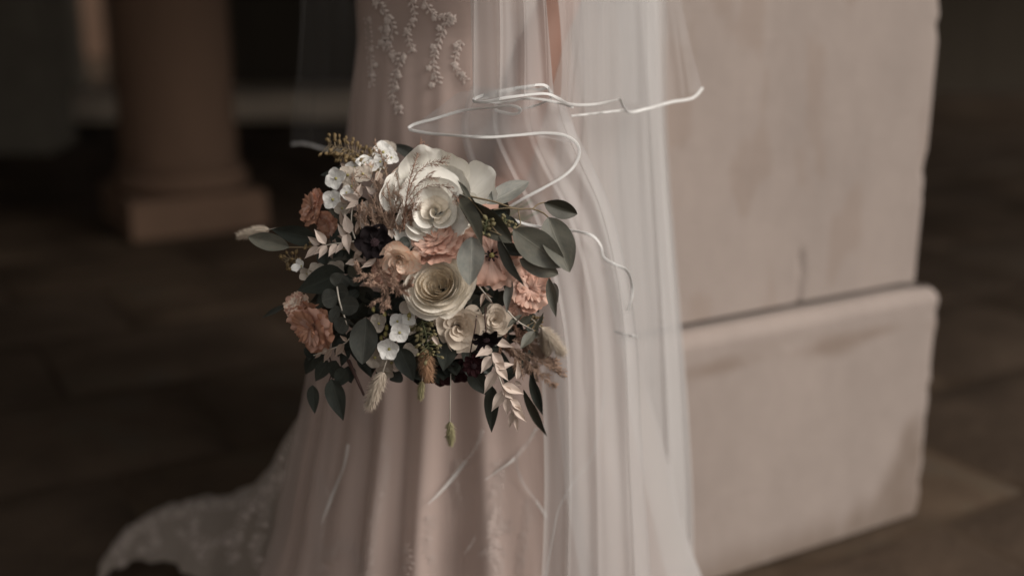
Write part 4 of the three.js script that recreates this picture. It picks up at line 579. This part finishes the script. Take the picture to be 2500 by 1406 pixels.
{ // the silver-dollar sprig
  const g = sub('silver_dollar_sprig'); stalk(g, [[822, 700, 0.02], [828, 735, 0.03], [842, 778, 0.036], [850, 800, 0.036]], 2.2, 1.5, M.stemPale);
  for (const [a, b, w, r] of [[[824, 722, 0.028], [786, 735, 0.034], 46, 0.1], [[829, 747, 0.03], [878, 747, 0.038], 46, -0.15], [[828, 748, 0.032], [806, 786, 0.038], 30, 0.4], [[842, 776, 0.036], [826, 812, 0.04], 38, 0.2], [[820, 700, 0.02], [838, 668, 0.02], 48, 0.2], [[818, 712, 0.018], [852, 715, 0.02], 44, 0.2], [[838, 775, 0.037], [866, 792, 0.042], 12, 0.9]]) leaf(g, a, b, w, { kind: 'round', m: M.dollar, roll: r, bend: 0.08, fold: 0.06 });
}
eucalyptus([[[[800, 860, -0.02], [810, 900, 0.0], [800, 940, 0.02]], 2, 1.5], [[[850, 880, -0.01], [868, 920, 0.02], [888, 965, 0.05]], 5, 3]], [[[762, 940, 0.03], [768, 1010, 0.06], 34, M.eucDeep, { kind: 'ovate' }], [[808, 925, 0.03], [838, 1026, 0.07], 54, M.eucDeep, { kind: 'ovate', roll: 0.1 }], [[845, 900, 0.01], [820, 945, 0.03], 44, M.eucDeep, { kind: 'ovate', roll: 0.2 }], [[800, 880, 0.0], [770, 930, 0.02], 40, M.eucDeep, { kind: 'ovate' }], [[820, 880, 0.0], [812, 925, 0.01], 40, M.eucDeep, { kind: 'ovate', roll: 0.3 }], [[790, 870, -0.01], [758, 900, 0.0], 34, M.eucDeep, { kind: 'ovate', roll: 0.3 }]], M.stemDark);
eucalyptus([], [[[975, 850, -0.005], [1010, 930, 0.02], 56, M.eucDeep, { kind: 'ovate' }], [[1095, 835, 0.0], [1082, 905, 0.02], 52, M.eucDeep, { kind: 'ovate' }], [[1150, 905, 0.0], [1192, 965, 0.03], 50, M.eucDeep, { kind: 'ovate', roll: 0.2 }], [[1200, 940, 0.03], [1200, 1054, 0.07], 40, M.eucDeep, { kind: 'ovate' }], [[1278, 950, 0.04], [1336, 1063, 0.08], 24, M.eucDark, { kind: 'lance', roll: 0.4 }], [[1295, 915, 0.03], [1325, 1012, 0.06], 26, M.eucDeep, { kind: 'lance', roll: 0.2 }], [[1300, 905, 0.03], [1322, 985, 0.05], 12, M.eucDark, { kind: 'lance', roll: 0.7 }]]);

// ---- seeded eucalyptus
const seedGeo = new THREE.LatheGeometry([[0.0, -1.2], [0.35, -1.0], [0.62, -0.4], [0.72, 0.2], [0.6, 0.65], [0.34, 0.85], [0.2, 1.15], [0, 1.2]].map(([r, y]) => new THREE.Vector2(r, y)), 8);
function seeds(main, n, spread, sizePx, m, z = 0.0) {
  const g = sub('seeded_eucalyptus'), c = new THREE.CatmullRomCurve3(main.map(([x, y, q = 0]) => V(x, y, q)));
  stalk(g, main.map(([x, y, q = 0]) => [x, y, q + z]), 2.4, 1.4, m === M.seed ? M.stem : M.stemGreen);
  const tw = [];
  for (let i = 0; i < n; i++) {
    const t = clamp(i / n * 1.02 + rr(-0.03, 0.03), 0, 1), p = c.getPoint(t), k = i % 4, side = i % 2 ? 1 : -1, tan = c.getTangent(t), nx = -tan.y, ny = tan.x, l = spread * rr(0.35, 1), e = [p.x + side * nx * l + tan.x * l * 0.5 + rr(-5, 5), p.y + side * ny * l + tan.y * l * 0.5 + rr(-5, 5), p.z + z + rr(-0.006, 0.012)];
    const s = mesh('seed', seedGeo, m, g), q = B(...e), o = B(p.x, p.y, p.z + z), dir = q.clone().sub(o).normalize().add(V(rr(-0.4, 0.4), rr(-0.4, 0.4), rr(0, 0.6))).normalize();
    s.position.copy(q); s.quaternion.setFromUnitVectors(V(0, 1, 0), dir); s.scale.setScalar(sizePx * S * rr(0.8, 1.15)); tw.push(tube([o, o.clone().lerp(q, 0.5).add(V(0, 0, 0.0015)), q], 0.9 * S, 0.7 * S, 4, 4));
  }
  mesh('twig', mergeGeometries(tw), m === M.seed ? M.stem : M.stemGreen, g); return g;
}
seeds([[945, 420, -0.01], [900, 388, 0.0], [850, 366, 0.012], [800, 352, 0.02]], 70, 26, 6.2, M.seed, 0.0); seeds([[880, 385, 0.0], [840, 382, 0.008], [815, 384, 0.014]], 22, 12, 6, M.seed, 0.0);
seeds([[1180, 575, 0.04], [1186, 552, 0.05], [1188, 535, 0.055]], 16, 16, 6.4, M.seedGreen); seeds([[1215, 556, 0.035], [1228, 542, 0.045], [1238, 535, 0.05]], 12, 12, 6, M.seedGreen); seeds([[1240, 575, 0.05], [1258, 562, 0.06], [1268, 552, 0.07]], 6, 8, 6, M.seedGreen);
seeds([[730, 640, -0.01], [710, 630, 0.0], [695, 640, 0.006]], 18, 16, 6, M.seed); seeds([[750, 580, -0.01], [752, 600, -0.004]], 8, 12, 6, M.seed);
seeds([[1030, 780, -0.006], [1040, 820, 0.008], [1050, 870, 0.02]], 50, 26, 5.6, M.seedGreen); seeds([[1300, 770, -0.02], [1310, 800, -0.01]], 14, 18, 5.6, M.seed);

// ---- dried grass plumes: branched stems set with fine spikelets
function plume(main, branches, m, len, o = {}) {
  const g = sub('dried_grass_plume'), parts = [], fuzz = Math.round((o.fuzz ?? 2) * 1.6), grow = (pts, r, dens) => {
    const c = new THREE.CatmullRomCurve3(pts.map((p) => B(...p))), L = c.getLength() / S, n = Math.round(L / 4.2 * dens);
    parts.push(tube(pts.map((p) => B(...p)), r * S, r * 0.5 * S, 12, 4).toNonIndexed());
    for (let i = 0; i < n; i++) for (let k = 0; k < fuzz; k++) {
      const t = clamp(i / n + rr(0, 0.03), 0.02, 1), p = c.getPointAt(t), tan = c.getTangentAt(t), a = rnd() * 6.283, side = V(Math.cos(a), Math.sin(a), rr(-0.8, 0.8)); side.addScaledVector(tan, -side.dot(tan)).normalize();
      const d = tan.clone().multiplyScalar(o.lean ?? 0.75).addScaledVector(side, rr(0.4, 1)).normalize(), l = len * S * rr(0.6, 1.15), w = V().crossVectors(d, side).normalize().multiplyScalar((o.w ?? 1.5) * 1.2 * S), e = p.clone().addScaledVector(d, l), mid = p.clone().addScaledVector(d, l * 0.45), h = V().crossVectors(w, d).normalize().multiplyScalar((o.w ?? 1.5) * S * 0.8);
      const q = new THREE.BufferGeometry(), A = mid.clone().add(w), C = mid.clone().sub(w), T1 = mid.clone().add(h); const arr = [p, A, T1, p, T1, C, A, e, T1, T1, e, C, p, C, A, A, C, e].flatMap((x) => [x.x, x.y, x.z]);
      q.setAttribute('position', new THREE.Float32BufferAttribute(arr, 3)); q.setAttribute('uv', new THREE.Float32BufferAttribute(new Array(36).fill(0.5), 2)); q.computeVertexNormals(); parts.push(q);
    }
  };
  const all = [main, ...branches].map((b) => b.map(([x, y, z]) => [x, y, z + (o.lift ?? 0)]));
  all.forEach((b, bi) => { grow(b, bi ? 1.1 : 1.7, o.dens ?? 1); const c = new THREE.CatmullRomCurve3(b.map((q) => V(q[0], q[1], q[2] * 1000)));
    for (let k = 0; k < (o.twigs ?? 3); k++) { const t = rr(0.25, 0.9), a = c.getPoint(t), d = c.getTangent(t), s = rnd() < 0.5 ? 1 : -1, l = rr(18, 34) * (1.15 - t * 0.5); grow([[a.x, a.y, a.z / 1000], [a.x + d.x * l * 0.5 - d.y * s * l * 0.35, a.y + d.y * l * 0.5 + d.x * s * l * 0.35, a.z / 1000 + 0.004], [a.x + d.x * l - d.y * s * l * 0.55, a.y + d.y * l + d.x * s * l * 0.55, a.z / 1000 + rr(0, 0.008)]], 0.9, o.dens ?? 1); } });
  const s = mesh('spikelets', mergeGeometries(parts), m, g); s.userData.kind = 'stuff'; return g;
}
plume([[985, 560, 0.0], [990, 500, 0.025], [1000, 440, 0.045], [1018, 380, 0.06], [1026, 345, 0.068]], [[[995, 470, 0.035], [1020, 420, 0.05], [1060, 395, 0.06], [1090, 398, 0.062]], [[992, 490, 0.03], [1030, 440, 0.045], [1056, 430, 0.05]], [[990, 510, 0.025], [1025, 465, 0.04], [1065, 450, 0.05], [1100, 465, 0.055], [1115, 500, 0.06]], [[990, 530, 0.02], [1010, 505, 0.03], [1022, 470, 0.04]], [[988, 545, 0.012], [1008, 525, 0.022], [1014, 500, 0.03]]], M.grassDark, 14, { fuzz: 1.2, w: 0.95, lift: 0.022, twigs: 2 });
plume([[970, 560, 0.0], [955, 510, 0.02], [945, 450, 0.035], [938, 400, 0.045], [914, 345, 0.05]], [[[955, 500, 0.02], [930, 470, 0.03], [905, 440, 0.04], [885, 425, 0.045]], [[960, 520, 0.015], [975, 460, 0.03], [965, 420, 0.035]], [[955, 545, 0.01], [925, 520, 0.02], [905, 480, 0.03]], [[960, 560, 0.006], [920, 550, 0.02], [900, 520, 0.028]], [[880, 480, 0.02], [860, 455, 0.03], [858, 425, 0.035]], [[880, 560, 0.012], [876, 530, 0.02], [872, 500, 0.026]]], M.grass, 12, { fuzz: 1.3, w: 0.9, lift: 0.012, twigs: 2 });
plume([[965, 575, 0.0], [940, 540, 0.016], [925, 490, 0.026], [925, 440, 0.034]], [[[950, 560, 0.01], [965, 510, 0.022], [960, 465, 0.03]], [[940, 560, 0.008], [905, 530, 0.018], [890, 500, 0.022]], [[975, 570, 0.006], [985, 520, 0.022], [980, 480, 0.03]], [[900, 560, 0.01], [890, 545, 0.018], [885, 510, 0.024]]], M.grass, 12, { fuzz: 1.6, w: 0.95, lift: 0.01 });
plume([[1000, 560, -0.004], [985, 545, 0.004], [950, 530, 0.012], [920, 520, 0.012]], [[[1005, 555, 0.0], [990, 530, 0.012], [975, 500, 0.02]], [[995, 560, 0.0], [965, 555, 0.012], [935, 550, 0.014]], [[1005, 560, 0.002], [1000, 535, 0.014], [1000, 510, 0.02]], [[985, 560, 0.0], [960, 545, 0.014], [945, 520, 0.02]]], M.grass, 11, { fuzz: 5, w: 0.9 });
plume([[905, 620, 0.0], [930, 665, 0.016], [945, 710, 0.026], [950, 750, 0.03]], [[[940, 660, 0.012], [910, 672, 0.02], [880, 668, 0.022], [868, 650, 0.02]], [[945, 690, 0.018], [930, 700, 0.028], [912, 692, 0.03]], [[950, 640, 0.012], [965, 680, 0.024], [970, 720, 0.028]], [[960, 700, 0.02], [985, 705, 0.026], [1005, 695, 0.03]], [[940, 720, 0.022], [930, 735, 0.03], [935, 745, 0.032]]], M.grassPink, 10, { fuzz: 7, w: 0.85 });
plume([[1255, 850, -0.01], [1290, 870, 0.01], [1330, 890, 0.03], [1380, 920, 0.05]], [[[1270, 860, 0.0], [1300, 900, 0.02], [1330, 925, 0.035], [1350, 945, 0.045]], [[1280, 865, 0.0], [1330, 875, 0.02], [1365, 890, 0.03]], [[1260, 855, -0.005], [1290, 890, 0.01], [1300, 925, 0.02]], [[1270, 840, -0.01], [1310, 850, 0.01], [1345, 880, 0.02]], [[1250, 830, -0.01], [1290, 840, 0.005], [1320, 850, 0.012]], [[1245, 840, -0.01], [1262, 880, 0.005], [1280, 910, 0.012]]], M.grass, 13, { fuzz: 4, w: 1.1, twigs: 5 });
plume([[1230, 780, -0.03], [1260, 800, -0.02], [1290, 830, -0.01]], [[[1235, 790, -0.03], [1270, 820, -0.02], [1280, 860, -0.012]], [[1240, 800, -0.03], [1230, 840, -0.02], [1250, 870, -0.014]]], M.grassDark, 11, { fuzz: 5, w: 1.0 });

// ---- bunny tails
function bunnyTail(a, b, widthPx, m, stemTo, n = 900) {
  const g = sub('bunny_tail'), A = B(...a), E = B(...b), ax = E.clone().sub(A), L = ax.length(); ax.normalize(); const x = V().crossVectors(ax, Z).normalize(), z = V().crossVectors(x, ax), R = widthPx * S / 2, parts = [];
  const prof2 = (t) => Math.pow(Math.sin(Math.PI * Math.pow(clamp(t, 0.01, 0.99), 0.7)), 0.7);
  const core = sheet((u, v) => { const an = u * 6.2832, r = 0.5 * R * prof2(v); return A.clone().addScaledVector(ax, v * L).addScaledVector(x, Math.cos(an) * r).addScaledVector(z, Math.sin(an) * r); }, 12, 12, true); mesh('seed_head', core, m, g);
  for (let i = 0; i < n; i++) {
    const t = Math.pow(rnd(), 0.9), an = rnd() * 6.2832, r = 0.46 * R * prof2(t), side = x.clone().multiplyScalar(Math.cos(an)).addScaledVector(z, Math.sin(an)), p = A.clone().addScaledVector(ax, t * L).addScaledVector(side, r), l = R * rr(0.5, 1.0);
    const d = side.clone().multiplyScalar(0.75).addScaledVector(ax, rr(0.5, 1.1)).normalize(), w = V().crossVectors(d, side).normalize().multiplyScalar(0.95 * S), e = p.clone().addScaledVector(d, l).addScaledVector(V(rr(-1, 1), rr(-1, 1), rr(-1, 1)), l * 0.12);
    const q = new THREE.BufferGeometry(), p2 = p.clone().sub(w), p1 = p.clone().add(w), p3 = p.clone().addScaledVector(side, 0.5 * S); q.setAttribute('position', new THREE.Float32BufferAttribute([p1, p2, e, p1, e, p3, p2, p3, e].flatMap((k) => [k.x, k.y, k.z]), 3)); q.computeVertexNormals(); parts.push(q);
  }
  const h = mesh('hairs', mergeGeometries(parts), m, g); h.userData.kind = 'stuff'; if (stemTo) stalk(g, stemTo, 1.1, 1, M.stemPale); return g;
}
bunnyTail([656, 560, 0.0], [584, 576, 0.02], 36, M.bunny, [[656, 560, 0.0], [690, 556, -0.01], [740, 560, -0.03]]);
bunnyTail([935, 908, 0.035], [901, 992, 0.06], 44, M.bunny, [[948, 870, 0.02], [940, 890, 0.03], [934, 910, 0.036]]); 
bunnyTail([1322, 800, 0.02], [1372, 860, 0.04], 46, M.bunny, [[1322, 800, 0.02], [1300, 780, 0.0], [1270, 760, -0.02]]); bunnyTail([1338, 870, 0.03], [1328, 812, 0.02], 38, M.bunny, [[1338, 870, 0.03], [1310, 880, 0.01], [1280, 860, -0.02]]);
bunnyTail([1035, 850, 0.004], [1045, 925, 0.03], 46, M.bunnyBrown, [[1035, 850, 0.004], [1030, 830, -0.01], [1035, 800, -0.03]]);
bunnyTail([1098, 1030, 0.06], [1100, 1085, 0.075], 30, M.bunnyGreen, [[1098, 1032, 0.06], [1099, 985, 0.04], [1100, 930, 0.0], [1100, 890, -0.03]], 400); bunnyTail([1030, 930, 0.02], [1025, 975, 0.03], 24, M.bunnyGreen, [[1030, 932, 0.02], [1034, 900, 0.0]], 300);

// ---- the dark green filling behind the flowers, and the bound stems
{
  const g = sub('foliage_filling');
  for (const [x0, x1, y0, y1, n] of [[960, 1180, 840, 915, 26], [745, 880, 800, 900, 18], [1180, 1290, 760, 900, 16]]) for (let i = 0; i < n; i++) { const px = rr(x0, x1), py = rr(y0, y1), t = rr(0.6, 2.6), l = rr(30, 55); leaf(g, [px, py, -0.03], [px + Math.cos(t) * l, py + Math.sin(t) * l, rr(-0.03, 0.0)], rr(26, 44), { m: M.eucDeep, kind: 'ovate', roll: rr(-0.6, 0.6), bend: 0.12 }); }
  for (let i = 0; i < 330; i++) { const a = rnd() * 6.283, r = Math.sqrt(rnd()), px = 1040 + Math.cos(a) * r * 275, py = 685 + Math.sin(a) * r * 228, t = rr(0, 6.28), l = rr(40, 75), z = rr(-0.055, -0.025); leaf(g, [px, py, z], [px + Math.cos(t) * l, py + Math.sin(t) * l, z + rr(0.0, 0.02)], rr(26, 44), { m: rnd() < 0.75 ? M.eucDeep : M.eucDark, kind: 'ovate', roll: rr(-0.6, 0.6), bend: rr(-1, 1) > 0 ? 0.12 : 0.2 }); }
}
{
  const g = sub('stem_bundle'), hold = GRIP.clone().add(BP).applyMatrix4(inv), back = STEM.clone().transformDirection(inv);
  const xa = V().crossVectors(back, V(0, 1, 0)).normalize(), ya = V().crossVectors(xa, back);
  for (let i = 0; i < 19; i++) { const a = i * 2.4, r = 0.0155 * Math.sqrt(i / 19), o = xa.clone().multiplyScalar(Math.cos(a) * r).addScaledVector(ya, Math.sin(a) * r), head = B(1050 + Math.cos(a) * 160, 680 + Math.sin(a) * 130, -0.05); mesh('stem', tube([head, hold.clone().addScaledVector(back, 0.06).addScaledVector(o, 1.1), hold.clone().add(o), hold.clone().addScaledVector(back, -0.07 - 0.01 * (i % 3)).addScaledVector(o, 1.5)], 0.0022, 0.0022, 20, 6), i % 3 ? M.stemGreen : M.stem, g); }
}

renderer.render(scene, camera);
